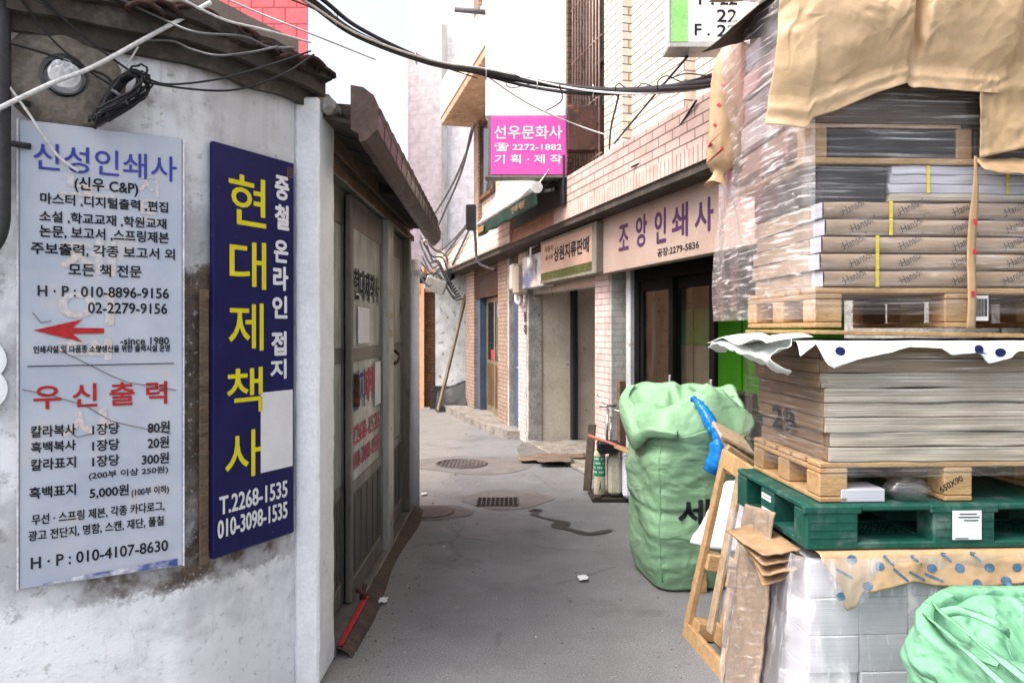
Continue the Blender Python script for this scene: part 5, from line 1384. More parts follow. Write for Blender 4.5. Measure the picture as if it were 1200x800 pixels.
# white plastic cover folded over the middle stack
cv = thing('plastic_cover', 'white plastic cover with blue marks folded over the middle stack', 'cover', FS, (.5, 0, 1.5))
zl2 = pw([(xs(930), zs(418)), (xs(950), zs(402)), (xs(962), zs(426)), (xs(971), zs(431)), (xs(1000), zs(421)), (xs(1040), zs(412)), (xs(1060), zs(406)), (xs(1100), zs(408)), (xs(1112), zs(416)), (xs(1145), zs(413)), (xs(1158), zs(426)), (xs(1182), zs(420)), (xs(1188), zs(411)), (xs(1300), zs(412))])
M['whiteplastic'] = mk('white_plastic', (.78, .80, .78), (.70, .74, .72), (.55, .68, .72), 7, .35, .3, .004, 30, .05, 0, thr=(.62, .72), spot=12)
b = MB(); b.grid(drape(-.04, 1.1, 1.512, zl2, 7, back=.6, amp=.02, out=.012), 110, 24); cvo = b.build('sheet', M['whiteplastic'], cv, FS, fix=False, solid=.002)
def lobe(u, v):
    a = math.pi * (v - .15) * 1.25
    r = .032 * (1 + .25 * math.sin(u * 9)) 
    return (-.055 - .075 * math.sin(max(0, min(math.pi, a))) + .02 * math.sin(u * 7) + .06 * (1 - abs(2 * v - 1)) * 0, -.01 + .70 * u, 1.505 - .10 * v * (.8 + .4 * math.sin(u * 5 + 1)) + .02 * crease(u * 5, v * 3, 5))
b = MB(); b.grid(lobe, 40, 16); b.build('side_fold', M['whiteplastic'], cv, FS, fix=False, solid=.002)
b = MB(); b.grid(lambda u, v: (.02 - .16 * v, -.01 + .64 * u, 1.525 + .012 * math.sin(u * 11) - .02 * v * v), 30, 8); b.build('side_fold', M['whiteplastic'], cv, FS, fix=False, solid=.002)
b = MB(); logos(b, [(xs(981), zs(411)), (xs(1145), zs(409)), (xs(1172), zs(413))], FS, -.075, .0175); press(b, cvo, FS); b.build('printed_mark', M['navy'], cv, FS, fix=False)

# --- top tier
b = MB(); b.box(-.0, 1.1, -.005, .64, 1.535, 1.549, .003); tag(b.build('chipboard_sheet', mk('chipboard', (.40, .26, .13), (.33, .21, .1), None, 9, .8, .3), None, FS @ Matrix.Translation((0, 0, 0)) @ Matrix.Rotation(R(1.0), 4, 'Y')), 'thin brown board lying on the white plastic cover', 'board')
wp3 = wood_pallet('pale wooden pallet carrying the kraft wrapped reams', .03, .0, 1.556, 1.0, .62, .135, M['palletwood'], blk=.095)
b = MB(); b.box(.56, .625, -.012, -.004, 1.58, 1.665); t = b.build('paper_label', m_white, wp3, FS)
rr = random.Random(2); bb = MB(); x = .563
while x < .62:
    w = rr.choice((.001, .002, .003)); bb.box(x, x + w, -.0135, -.0122, 1.595, 1.655); x += w + rr.choice((.0012, .002))
b2 = bb.build('bar_code', M['blacktext'], t, FS)
M['reamkraft'] = mk('ream_wrapper', (.36, .265, .19), (.30, .215, .15), (.42, .34, .27), 4, .45, .5, .006, 16, .1, 0, (1, 1, 2.5), rnd=.1, thr=(.6, .7))
ream_z = 1.693
M['yellowtape'] = mk('yellow_tape', (.72, .60, .02), None, None, 8, .4, 0)
M['printgrey'] = mk('grey_print', (.055, .05, .05), (.12, .1, .09), None, 40, .6, 0)
for k in range(5):
    z = ream_z + .0585 * k
    jx = (.012, .0, .006, .018, .01)[k]
    t = MB()
    def fr(u, v, z=z, jx=jx, k=k):
        # soft packet front, top and left as one rounded shell
        x = .048 + jx + .97 * u
        prof = [(.60, 1.0), (.30, 1.0), (.02, 1.0), (.0, .93), (-.004, .6), (-.002, .3), (.004, .07), (.02, 0), (.30, 0), (.60, 0)]
        i = min(int(v * 9), 8); f = v * 9 - i
        y, h = prof[i][0] + (prof[i + 1][0] - prof[i][0]) * f, prof[i][1] + (prof[i + 1][1] - prof[i][1]) * f
        return (x, y - .004 * crease(u * 6, v * 3, k) * (y < .03), z + .056 * h - .004 * noise.noise(Vector((u * 4, k, 1))))
    t.grid(fr, 90, 18); 
    o = t.build('paper_ream', M['reamkraft'], None, FS, fix=False)
    tag(o, '%s of the five printed kraft reams in the top stack' % ('lowest', 'second lowest', 'middle', 'second highest', 'highest')[k], 'ream', 'printed kraft reams')
    e = MB(); e.grid(lambda u, v, z=z, jx=jx: (.0455 + jx - .004 * math.sin(u * 2), .001 + .075 * u, z + .002 + .052 * v), 4, 4); e.build('end_fold', M['sheetwhite'], o, FS, fix=False)
    e = MB(); e.grid(lambda u, v, z=z, jx=jx: (.046 + jx - .006 * abs(math.sin(u * 9 + k)), .077 + .52 * u, z + .002 + .052 * v), 14, 4); e.build('end_flap', M['reamkraft'], o, FS, fix=False)
    w = MB()
    for q in range(5):
        xq = .125 + .185 * q + (.02 if k % 2 else 0) + .012 * math.sin(k * 3 + q)
        Mq = Matrix.Translation((xq, -.03, z + .012)) @ Matrix.Rotation(R(-27), 4, 'Y')
        w.text(':Hansol', 0, .085, -.008, .020, 0, .0, Mq, res=2)
    press(w, o, FS, lift=.0005); w.build('lettering', M['printgrey'], o, FS, fix=False)
    tp = MB(); xt = .285 if k > 2 else .238
    tp.box(xt - .003, xt + .009, -.0095, -.0085, z + .001, z + .0575); tp.build('yellow_strip', M['yellowtape'], o, FS)
z = ream_z + .2945
b = MB(); b.wavy(.29, 1.03, .005, .6, z, z + .026, .004, 5.5); tag(b.build('paper_stack', M['sheetgrey'], None, FS, jitter=.003), 'pale grey sheets lying on the highest kraft ream', 'paper stack')
b = MB(); b.box(.05, .285, .01, .6, z + .001, z + .118, .008); tag(b.build('dark_parcel', M['sheetdark'], None, FS, jitter=.006), 'dark plastic parcel left of the white sheets with yellow strips', 'parcel')
for k in range(3):
    b = MB(); b.wavy(.29 + .006 * k, 1.03, .008, .6, z + .0275 + .0315 * k, z + .0575 + .0315 * k, .004, k * 2.1)
    o = b.build('paper_stack', M['sheetwhite'], None, FS, jitter=.003); tag(o, '%s bundle of white sheets with yellow strips in the top stack' % ('lowest', 'middle', 'highest')[k], 'paper stack', 'white sheets with yellow strips')
    for xt in (.42, .70):
        tp = MB(); tp.box(xt, xt + .011, .0035, .0045, z + .0275 + .0315 * k, z + .058 + .0315 * k); tp.build('yellow_strip', M['yellowtape'], o, FS)
z += .124
b = MB(); b.box(-.01, 1.05, .0, .62, z, z + .02, .003); tag(b.build('board', M['palletwood'], None, FS), 'pale wooden board under the dark bundles in the top stack', 'board')
b = MB(); b.box(-.005, .075, .005, .10, z + .021, z + .125, .004); b.box(.53, .585, .01, .1, z + .021, z + .125, .004)
tag(b.build('wood_block', M['palletwood'], None, FS), 'pale wood blocks framing the dark bundle in the top stack', 'block')
b = MB(); b.box(.08, .525, .012, .6, z + .022, z + .12, .006); tag(b.build('dark_bundle', M['sheetdark'], None, FS, jitter=.004), 'black paper bundle between pale wood blocks in the top stack', 'paper bundle')
b = MB(); b.box(.59, 1.03, .012, .6, z + .022, z + .12, .006); tag(b.build('dark_bundle', M['sheetdark'], None, FS, jitter=.004), 'dark paper bundle behind the right kraft sheet', 'paper bundle')
b = MB(); b.box(.02, .55, .02, .6, z + .128, z + .14); b.build('board', M['palletwood'], None, FS); o = bpy.data.objects['board.001']; tag(o, 'thin pale slat above the black bundle under the kraft cover', 'board')
b = MB(); b.box(.03, 1.02, .03, .6, z + .142, z + .30, .006); tag(b.build('umber_bundle', M['sheetumber'], None, FS, jitter=.005), 'dark brown paper bundle just under the big kraft cover', 'paper bundle')
b = MB(); b.box(.03, 1.02, .03, .6, z + .302, z + .75, .01); tag(b.build('umber_bundle', M['sheetumber'], None, FS, jitter=.005), 'brown paper load wholly under the big kraft cover', 'paper bundle')
# pinkish bundles on the upper left side behind the film
rr = random.Random(6)
for k in range(5):
    c = ((.30, .20, .17), (.50, .42, .42), (.34, .24, .26), (.46, .27, .26), (.26, .22, .25))[k]
    b = MB(); y0 = .06 + .02 * (k % 2); b.box(-.045 - .01 * (k % 2), .01, y0, .60, 2.145 + .105 * k, 2.145 + .105 * k + .10, .01)
    o = b.build('side_bundle', reams_mat('side_bundle_%d' % k, c, tuple(x * .7 for x in c), dark=.7), None, FS, jitter=.006)
    tag(o, '%s of the coloured bundles under the pink film on the left' % ('lowest', 'second', 'middle', 'fourth', 'topmost')[k], 'paper bundle', 'coloured bundles under the pink film')
# films on the top tier
wrap([(1.12, -.018), (.55, -.018), (.00, -.016)], 1.60, 2.36, lambda u, v: .010 + .006 * math.sin(v * 9), M['filmlight'], 60, 40, 'clear film stretched over the front of the top stack', 8, amp=.004)
def sb(u, v):
    return .02 + .12 * math.sin(min(1, u * 1.15) * 2.6) * (math.sin(v * 2.2 + .25) ** 2) * (.55 + .45 * math.sin(v * 6 + 2.0)) + .05 * u * (1 - v)
wrap([(.02, -.02), (.0, -.012), (-.015, .03), (-.03, .2), (-.04, .42), (-.02, .68)], lambda u: 1.585, lambda u: 2.84 - .10 * u, sb, M['filmpink'], 90, 90, 'pinkish shiny film bulging from the left side of the top stack', 9, amp=.011)

# big kraft cover sheets over the top
kc = thing('kraft_cover', 'large crumpled kraft paper cover hanging over the top stack', 'kraft paper', FS, (.3, -.1, 2.9))
zl3 = pw([(-.14, 2.232), (-.03, 2.205), (-.012, 2.24), (.06, 2.262), (.20, 2.325), (.305, 2.36), (.33, 2.345), (.5, 2.335), (.68, 2.335)])
def kcov(u, v):
    x = -.135 + .80 * u
    zl_ = zl3(x)
    top = 2.93
    if v < .2:
        t = v / .2; y = .62 * (1 - t) - .06 * t; z = top - .015 * t + .01 * crease(x * 3, y * 3, 3); return (x, y, z)
    t = (v - .2) / .8
    z = top - .015 + (zl_ - top + .015) * t
    seam = math.exp(-((x - .318) / .018) ** 2)
    bul = .085 * math.sin(min(t * 1.15, 1) * math.pi * .9) * (1 - .75 * seam)
    h = (.042 * crease(x * 1.9 + z * .5, z * 1.7 - x * .4, 1.3, 3) + .020 * noise.noise(Vector((x * 4, z * 3, 8)))) * (1 - .55 * max(0, (t - .75) / .25)) + .010 * crease(x * 6, z * 5.5, 4.4, 4) * (1 - .6 * t) + .006 * math.exp(-((t - .93) / .02) ** 2)
    edge = .05 * math.exp(-(x + .135) / .05) + .04 * math.exp(-(.665 - x) / .04)
    return (x - .02 * t * math.exp(-(x + .135) / .1), -.055 - bul - h * min(1, t * 4) + edge, z)
b = MB(); b.grid(kcov, 200, 170); kco = b.build('sheet', mk('kraft_cover_paper', (.57, .405, .245), (.50, .35, .205), None, 4, .36, .3, .004, 30, .06, 0, spec=.45, ridge=4.5), kc, FS, fix=False, solid=.0015)
b = MB(); b.grid(lambda u, v: (.555 + .45 * u + .006 * math.sin(v * 8), -.045 - .02 * crease(u * 3, v * 4, 6) - .015 * math.sin(v * 3), 2.95 - (.83 - .02 * math.sin(u * 3) - .05 * u) * v), 60, 80)
b.build('lower_sheet', mk('kraft_under_paper', (.46, .33, .195), (.41, .29, .17), None, 4, .5, .3, .004, 30, .06, ridge=4.5), kc, FS, fix=False, solid=.002)
b = MB(); b.grid(lambda u, v: (.56 + .5 * u, -.035 - .05 * v, 2.12 - .05 * v * (1 + u) + .01 * crease(u * 4, v * 2, 4)), 30, 6); b.build('hem_fold', M['kraft'], kc, FS, fix=False, solid=.002)
b = MB(); b.grid(lambda u, v: (xs(1138) + .012 * (v - .5) * 0 + (.004 + .011 * min(1, u * 3)) * (v - .5) * 2 - .018 * u, -.045 - .006 * math.sin(u * 9), 2.13 - .58 * u), 40, 3); st = b.build('kraft_strap', M['kraft'], None, FS, fix=False, solid=.002); tag(st, 'thin kraft paper strap hanging down over the printed reams', 'strap')
b = MB()
for zq in (1.90, 1.80, 1.66): xq = xs(1138) - .018 * (2.13 - zq) / .58; b.box(xq - .006, xq + .006, -.056, -.0545, zq, zq + .018)
b.build('red_mark', m_redt, st, FS)
# dark card and kraft roll on the left
b = MB(); b.grid(lambda u, v: Vector(px(905 - 80 * u * v, -12 + (76 - 6 * u) * v * (.1 + .9 * u) - 10 * u * (1 - v), 2.66 - .1 * u)), 16, 10); b = None
dc = MB()
A_, B_, C_, D_ = px(822, 64, 2.62), px(925, -20, 2.50), px(905, 42, 2.75), px(925, -60, 2.9)
dc.grid(lambda u, v: (A_.lerp(B_, u)).lerp(C_.lerp(D_, u), v) + Vector((0, 0, .012 * crease(u * 3, v * 3, 2))), 14, 8)
tag(dc.build('dark_card', mk('dark_brown_card', (.075, .058, .045), (.06, .045, .035), None, 4, .7, .2), None, ID, fix=False, solid=.004), 'dark brown card sheet jutting left from the top stack', 'card')
kr = thing('kraft_roll', 'hanging twist of kraft paper with red marks beside the pink film', 'kraft paper', ID, px(855, 130, 2.95))
rp = [px(865, 52, 2.95), px(862, 75, 2.95), px(858, 110, 2.95), px(852, 150, 2.95), px(846, 190, 2.95), px(843, 203, 2.95), px(840, 216, 2.95)]
rw = [.05, .085, .085, .07, .055, .022, .042]
sp = spline(rp, 8); sw = spline([(w, 0, 0) for w in rw], 8)
b = MB(); N_ = len(sp) - 1
def roll(u, v):
    i = min(int(v * N_), N_ - 1); f = v * N_ - i; c = sp[i].lerp(sp[i + 1], f); w = sw[i].x + (sw[i + 1].x - sw[i].x) * f
    a = 2 * math.pi * u; k = 1 + .18 * crease(math.cos(a) * 1.2, v * 3 + math.sin(a) * 1.2, 4) + .1 * math.cos(3 * a + v * 3)
    return c + Vector((w * k * math.cos(a), .8 * w * k * math.sin(a), .01 * math.sin(a * 2)))
b.grid(roll, 36, 60, close_u=True); kro = b.build('twist', M['kraft'], kr, ID, fix=False)
b = MB()
for x, y in ((864, 80), (860, 104), (856, 128), (851, 152), (847, 174)):
    q = px(x, y, 2.7); b.text('◆', q.x - .008, q.x + .008, q.z - .009, q.z + .009, q.y)
press(b, kro, ID); b.build('printed_mark', m_redt, kr, ID, fix=False)

# ================================================================ broken pallet frame leaning on the stack
wf = thing('pallet_frame', 'broken wooden pallet standing on edge against the stacks', 'pallet', ID, (.95, 3.4, 0))
far0, far1 = Vector((.885, 3.68, .02)), Vector((1.10, 3.72, .93)); near0, near1 = Vector((.945, 3.18, .02)), Vector((1.12, 3.25, .90))
upv = (far1 - far0).normalized(); al = (near0 - far0).normalized(); nm = upv.cross(al).normalized()
def wbar(name, a, c, w, d, m='palletwood'):
    b = MB(); b.bar(a, c, w, d, .004, up=nm); return b.build(name, M[m], wf)
wbar('rail', far0 + upv * .02, far1, .05, .03); wbar('rail', far0.lerp(near0, .5) + upv * .1, far1.lerp(near1, .5), .06, .02, 'palletgrey'); wbar('rail', near0 + upv * .02, near1, .07, .03, 'palletgrey')
wbar('bottom_board', far0 - al * .02, near0 + al * .03, .09, .025); wbar('top_board', far1 - al * .03 - upv * .04, near1 + al * .03 - upv * .04, .09, .022)
for t_, s_ in ((.40, 0), (.40, .5), (.42, 1), (.05, .12), (.05, .9), (.93, .05), (.93, .9)):
    p = (far0 + upv * .93 * t_).lerp(near0 + upv * .93 * t_, s_ * .94) + nm * .055
    b = MB(); b.box(-.05, .05, -.045, .045, -.04, .04, .004, Matrix.Translation(p) @ Matrix((al, nm, upv)).transposed().to_4x4()); b.build('block', M['palletwood'], wf)
wbar('back_board', far0 + nm * .105 + upv * .38, near0 + nm * .105 + upv * .40, .09, .02, 'palletgrey'); wbar('back_board', far0 + nm * .105 + upv * .06, near0 + nm * .105 + upv * .06, .09, .02)
wbar('back_rail', far0.lerp(near0, .25) + nm * .125, far1.lerp(near1, .3) + nm * .125, .07, .018)
# white printed plastic sheet and film covered board by the frame
wsn = MB(); a_, b_2, c_, d_ = px(846, 566, 3.9), px(884, 560, 3.75), px(805, 636, 3.95), px(862, 648, 3.7)
wsn.grid(lambda u, v: (a_.lerp(b_2, u)).lerp(c_.lerp(d_, u), v) + Vector((.02 * crease(u * 3, v * 3, 3), -.03 * math.sin(u * 6) * v, .008 * math.sin(u * 7))), 24, 24)
wso = wsn.build('plastic_bag', mk('white_bag_plastic', (.72, .74, .80), (.64, .67, .76), (.50, .58, .74), 6, .45, .3, .004, 30, .05, thr=(.62, .7), spot=12), None, ID, fix=False, solid=.003); tag(wso, 'white printed plastic bag hanging behind the broken pallet', 'bag')
b = MB(); a_, b_2, c_, d_ = px(872, 590, 2.95), px(906, 600, 2.62), px(846, 815, 2.95), px(888, 815, 2.6)
b.grid(lambda u, v: (a_.lerp(b_2, u)).lerp(c_.lerp(d_, u), v) + Vector((.01 * crease(u * 2, v * 4, 3), .01 * math.sin(v * 9), 0)), 14, 40)
tag(b.build('kraft_board', mk('brown_board', (.34, .25, .18), (.27, .2, .14), (.45, .38, .32), 4, .6, .3, thr=(.6, .7)), None, ID, fix=False, solid=.008), 'brown card board leaning between the broken pallet and the film', 'board')
b = MB(); b.grid(lambda u, v: (a_.lerp(b_2, u)).lerp(c_.lerp(d_, u), v) + Vector((-.02 + .02 * crease(u * 3, v * 6, 8), -.035 + .02 * crease(u * 2, v * 5, 5), 0)), 16, 50)
tag(b.build('film_sheet', M['filmlight'], None, ID, fix=False), 'loose clear film over the leaning brown board', 'film')
b = MB()
for k in range(5): 
    q = px(888 + 3 * k, 690 + 22 * k, 2.95); b.box(-.03, .03, -.05, .05, -.035, .035, .003, Matrix.Translation(q) @ Matrix.Rotation(.5 * k, 4, 'X') @ Matrix.Rotation(.4 * k - .6, 4, 'Y'))
tag(b.build('wood_scraps', M['palletwood']), 'splintered wood scraps wedged beside the leaning brown board', 'wood')
b = MB(); q = px(815, 683, 4.35); b.box(q.x - .04, q.x + .05, q.y - .08, q.y + .08, .0, .13, .004); tag(b.build('wood_offcut', M['palletwood']), 'short wood offcut on the asphalt at the foot of the green sack', 'wood')

# ================================================================ green bulk sacks
def sack(cx, cy, yaw, half, H, rimfn, seed, wr=.018, exp=4.0, taper=None, inner=.35, nu=150, nv=130, flare=.0):
    """one skin: outside from the floor to the rim, then down inside"""
    taper = taper or (lambda t: 1)
    Rz = Matrix.Rotation(yaw, 3, 'Z')
    def fn(u, v):
        a = 2 * math.pi * u
        ca, sa = math.cos(a), math.sin(a)
        r = half / (abs(ca) ** exp + abs(sa) ** exp) ** (1 / exp)
        rim = rimfn(a)
        if v < .08:
            t = v / .08; z = .0 + .012 * t; rr_ = r * taper(0) * (.2 + .76 * t)
        elif v < .78:
            t = (v - .08) / .70; z = .012 + (rim - .012) * t
            rr_ = r * taper(t) * (.96 + .04 * min(1, t * 8))
            w = wr * min(1, 6 * t)
            rr_ += w * (1.35 * crease(u * 4 + z * 1.9, z * 3.1 - u * 2.2, seed, 5) + .7 * noise.noise(Vector((ca * 1.7 + seed, sa * 1.7, z * 4)))) - .010 * math.exp(-((z - H * .45) / .02) ** 2)
            rr_ += flare * max(0, (t - .85) / .15) ** 2
        else:
            t = (v - .78) / .22; z = rim - inner * rim * t; rr_ = r * taper(1) * (1 - .03 - .22 * t) + flare * (1 - t) ** 2
            rr_ += wr * crease(u * 6, z * 4, seed + 3) * t
        p = Rz @ Vector((rr_ * ca, rr_ * sa, 0))
        return (cx + p.x, cy + p.y, z)
    b = MB(); b.grid(fn, nu, nv, close_u=True); return b
def m_sack(name, c1, c2, rs=.65, rf=1.0):
    n = NT(name); co = n.coord('Object')
    col = n.mix(n.step(n.noise(co, 3, 5), .35, .65), c1, c2)
    col = n.mix(n.step(n.noise(co, 9, 7, .7), .62, .74, 0, .5), col, (.20, .23, .17))
    wv = n.noise(co, 160, 2)
    h = n.math('ADD', n.math('MULTIPLY', wv, .12), n.math('ADD', n.noise(co, 7, 5, .6), n.math('MULTIPLY', n.noise(n.coord('Object', (8, 8, 22)), 1.0, 5, .6), 1.2)))
    q = n.math('MINIMUM', n.math('ABSOLUTE', n.math('SUBTRACT', n.noise(co, 5 * rf, 2, .5, .5), .5)), n.math('ABSOLUTE', n.math('SUBTRACT', n.noise(n.coord('Object', (1, 1, 1.6), (.5, .3, .8), (2, 5, 1)), 6.5 * rf, 2, .5, .5), .5)))
    n.bsdf(col, .5, n.bump(n.step(q, 0, .15), rs, .022, n.bump(h, .5, .010)), 0, .3)
    return n.m
M['sack'] = m_sack('pale_green_woven_plastic', (.225, .39, .24), (.185, .335, .20), .28, .6)
g1 = thing('bulk_sack', 'tall pale green bulk sack with black Korean letter beside the pallets', 'sack', ID, (1.13, 4.6, 0))
yaw = R(9)
def rim1(a):
    # a: 0 = right, pi/2 = back, pi = left, 3pi/2 = front (before the yaw)
    return 1.06 + .10 * math.sin(a) + .06 * math.cos(a - .6) + .035 * math.sin(3 * a + 1) + .02 * math.sin(7 * a)
b = sack(1.105, 4.58, yaw, .315, 1.05, rim1, 4, wr=.022, exp=5.5, taper=lambda t: .93 + .10 * math.sin(min(1, t) * 2.4) - .02 * t, flare=.03)
g1o = b.build('body', M['sack'], g1, ID, fix=False, solid=.004)
# turned-out flap along the left rim
b = MB(); Rz9 = Matrix.Rotation(yaw, 3, 'Z')
def flap(u, v):
    a = R(128 + 112 * u); ca, sa = math.cos(a), math.sin(a); r = .315 / (abs(ca) ** 5.5 + abs(sa) ** 5.5) ** (1 / 5.5)
    t = v; out = .05 * math.sin(t * math.pi * .9) + .035 * t
    p = Rz9 @ Vector(((r + out) * ca, (r + out) * sa, 0)); z = rim1(a) + .035 * math.sin(t * math.pi) - .15 * t * (.7 + .5 * math.sin(u * 5)) + .012 * crease(u * 5, v * 3, 2)
    return (1.105 + p.x, 4.58 + p.y, z)
b.grid(flap, 50, 14); b.build('rim_flap', M['sack'], g1, ID, fix=False, solid=.004)
b = MB()
def bunch(u, v):
    a = 2 * math.pi * u; ca, sa = math.cos(a), math.sin(a); r = (.345 / (abs(ca) ** 5.5 + abs(sa) ** 5.5) ** (1 / 5.5)) * (v * .985)
    x, y = r * ca, r * sa
    rim_ = rim1(a)
    mid = 1.10 + .05 * math.sin(x * 9 + 1) + .07 * crease(x * 4.2, y * 3.2, 2.2, 3) + .12 * max(0, y) - .10 * math.exp(-((x + .13) ** 2 + (y + .10) ** 2) / .008)
    k = v ** 5
    p = Rz9 @ Vector((x, y, 0))
    return (1.105 + p.x, 4.58 + p.y, mid * (1 - k) + (rim_ - .01) * k)
b.grid(bunch, 90, 40); b.build('mouth_folds', M['sack'], g1, ID, fix=False, solid=.004)
b = MB(); c0 = Rz9 @ Vector((-.315, -.315, 0)); e0 = Rz9 @ Vector((-.285, -.285, 0))
from mathutils.bvhtree import BVHTree
tree = BVHTree.FromPolygons([MW[g1o.name] @ v.co for v in g1o.data.vertices], [tuple(p.vertices) for p in g1o.data.polygons])
seam = []
for k in range(30):
    z = .06 + .9 * k / 29
    d = (Vector((0, 0, 0)) - c0).normalized(); o_ = Vector((1.105, 4.58, z)) + c0 * 1.8
    h = tree.ray_cast(o_, d)
    if h[0] is not None: seam.append(h[0] - d * .001)
b.tube(seam, .006, 6); b.build('seam', M['sack'], g1)
b = MB(); q0, q1 = px(796, 586, 4.2), px(828, 618, 4.2); b.text('세', q0.x, q1.x + .03, q1.z, q0.z, 4.0, .04)
press(b, g1o, ID, lift=.006); b.build('lettering', M['blacktext'], g1, ID, fix=False)
# what is in it
b = MB()
for k in range(3):
    q = px(838, 545, 4.35)
L = [px(811, 466, 4.30), px(822, 478, 4.24), px(833, 497, 4.17), px(842, 512, 4.13), px(842, 535, 4.1), px(836, 552, 4.12)]
sp2 = spline(L, 8); b.tube(sp2, [.018 + .020 * min(1, i / 14) + .012 * noise.noise(Vector((i * .6, 0, 0))) + (.02 if i > 26 else 0) for i in range(len(sp2))], 14)
tag(b.build('blue_plastic', mk('glossy_blue_plastic', (.01, .17, .50), (.01, .11, .38), (.02, .26, .30), 6, .18, .6, .01, 18, .1, thr=(.55, .62)), jitter=.008), 'crumpled glossy blue plastic sleeve sticking out of the tall green sack', 'plastic')
b = MB(); q = px(790, 478, 4.55); b.box(-.06, .06, -.05, .05, -.035, .035, .008, Matrix.Translation((q.x, q.y, q.z - .02)) @ Matrix.Rotation(.5, 4, 'Z') @ Matrix.Rotation(.3, 4, 'X')); tag(b.build('carton', mk('yellow_carton', (.55, .42, .16), (.5, .36, .12), (.6, .1, .05), 9, .6, .1, thr=(.62, .68))), 'yellow carton inside the mouth of the tall green sack', 'box')
b = MB(); b.box(.86, 1.33, 4.36, 4.80, .45, .80, .05); tag(b.build('waste_paper', mk('waste_paper', (.45, .40, .32), (.3, .26, .2), (.6, .6, .58), 9, .8, .5), jitter=.03), 'waste paper filling the tall green sack', 'paper')
for k, (x, y, Y, w, h, a, c) in enumerate(((858, 512, 4.02, .20, .016, .50, (.42, .31, .21)), (863, 526, 3.98, .17, .03, .60, (.33, .23, .15)), (868, 540, 3.95, .16, .03, .48, (.25, .24, .22)))):
    q = px(x, y, Y); b = MB(); b.box(-w / 2, w / 2, -.14, .14, -h / 2, h / 2, .002, Matrix.Translation(q) @ Matrix.Rotation(a, 4, 'Y') @ Matrix.Rotation(.2, 4, 'X'))
    tag(b.build('cardboard', mk('waste_card_%d' % k, c, None, None, 5, .8, .3)), ('upper brown cardboard sheet jammed beside the tall green sack', 'thick brown cardboard flap below the upper sheet by the sack', 'grey card slab above the top of the broken pallet')[k], 'cardboard')
g2 = thing('bulk_sack', 'pale green bulk sack with open folded mouth at the bottom right corner', 'sack', ID, (1.47, 1.95, 0))
def rim2(a): return .69 + .03 * math.sin(2 * a + .5) + .025 * math.sin(3 * a + 2) + .05 * math.sin(a)
b = sack(1.55, 1.98, R(20), .335, .70, rim2, 9, wr=.032, exp=3.0, taper=lambda t: .95 + .10 * math.sin(t * 2.5), flare=-.02, inner=.45)
M['sack2'] = m_sack('fresh_green_woven_plastic', (.185, .42, .265), (.15, .355, .22))
b.build('body', M['sack2'], g2, ID, fix=False, solid=.004)
b = MB()
def strap(pts, w):
    sp = spline(pts, 8); vs = []
    for i, p in enumerate(sp):
        t = (sp[min(i + 1, len(sp) - 1)] - sp[max(i - 1, 0)]).normalized(); s_ = t.cross(Vector((.15, -.8, .6))).normalized()
        vs.append((b.bm.verts.new(p - s_ * w / 2), b.bm.verts.new(p + Vector((0, -.004, .004))), b.bm.verts.new(p + s_ * w / 2)))
    for A, B in zip(vs, vs[1:]):
        for k in range(2): b.bm.faces.new((A[k], B[k], B[k + 1], A[k + 1])).smooth = True
def onz(x, y, z): return px(x, y, FPX * (CAMH - z) / (y - HOR))
strap([onz(1092, 702, .70), onz(1104, 718, .73), onz(1135, 742, .745), onz(1170, 770, .74), onz(1215, 806, .72)], .03)
strap([onz(1104, 718, .73), onz(1128, 716, .74), onz(1166, 730, .735), onz(1182, 742, .70)], .026)
strap([onz(1086, 722, .70), onz(1112, 744, .725), onz(1152, 780, .73), onz(1192, 816, .72)], .03)
b.build('strap', M['sack2'], g2, ID, fix=False, solid=.004)
b = MB()
def fold(u, v):
    a = R(205 + 130 * u); ca, sa = math.cos(a + R(0)), math.sin(a)
    r = .335 + .02 * math.sin(u * 8)
    z = rim2(a - R(20)) + .02 - .17 * v * (.7 + .5 * math.sin(u * 4)) + .05 * math.sin(v * 3.1)
    rr_ = r - .05 + .08 * math.sin(v * 2.0) + .022 * crease(u * 4, v * 3, 6)
    return (1.55 + rr_ * ca, 1.98 + rr_ * sa, z)
b.grid(fold, 60, 20); b.build('rim_fold', M['sack2'], g2, ID, fix=False, solid=.004)

b = MB()
def bunch2(u, v):
    a = 2 * math.pi * u; ca, sa = math.cos(a), math.sin(a); r = .335 / (abs(ca) ** 3 + abs(sa) ** 3) ** (1 / 3) * v * .97
    x, y = r * ca, r * sa
    mid = .60 + .07 * crease(x * 3.4 + y * 1.5, y * 2.6 - x, 5.2, 4) + .10 * y + .03 * math.sin(x * 12 + y * 5) - .24 * math.exp(-((x - .06) ** 2 + (y - .06) ** 2) / .016)
    k = v ** 6
    p = Matrix.Rotation(R(20), 3, 'Z') @ Vector((x, y, 0))
    return (1.55 + p.x, 1.98 + p.y, mid * (1 - k) + (rim2(a) - .015) * k)
b.grid(bunch2, 100, 44); b.build('mouth_folds', M['sack2'], g2, ID, fix=False, solid=.004)

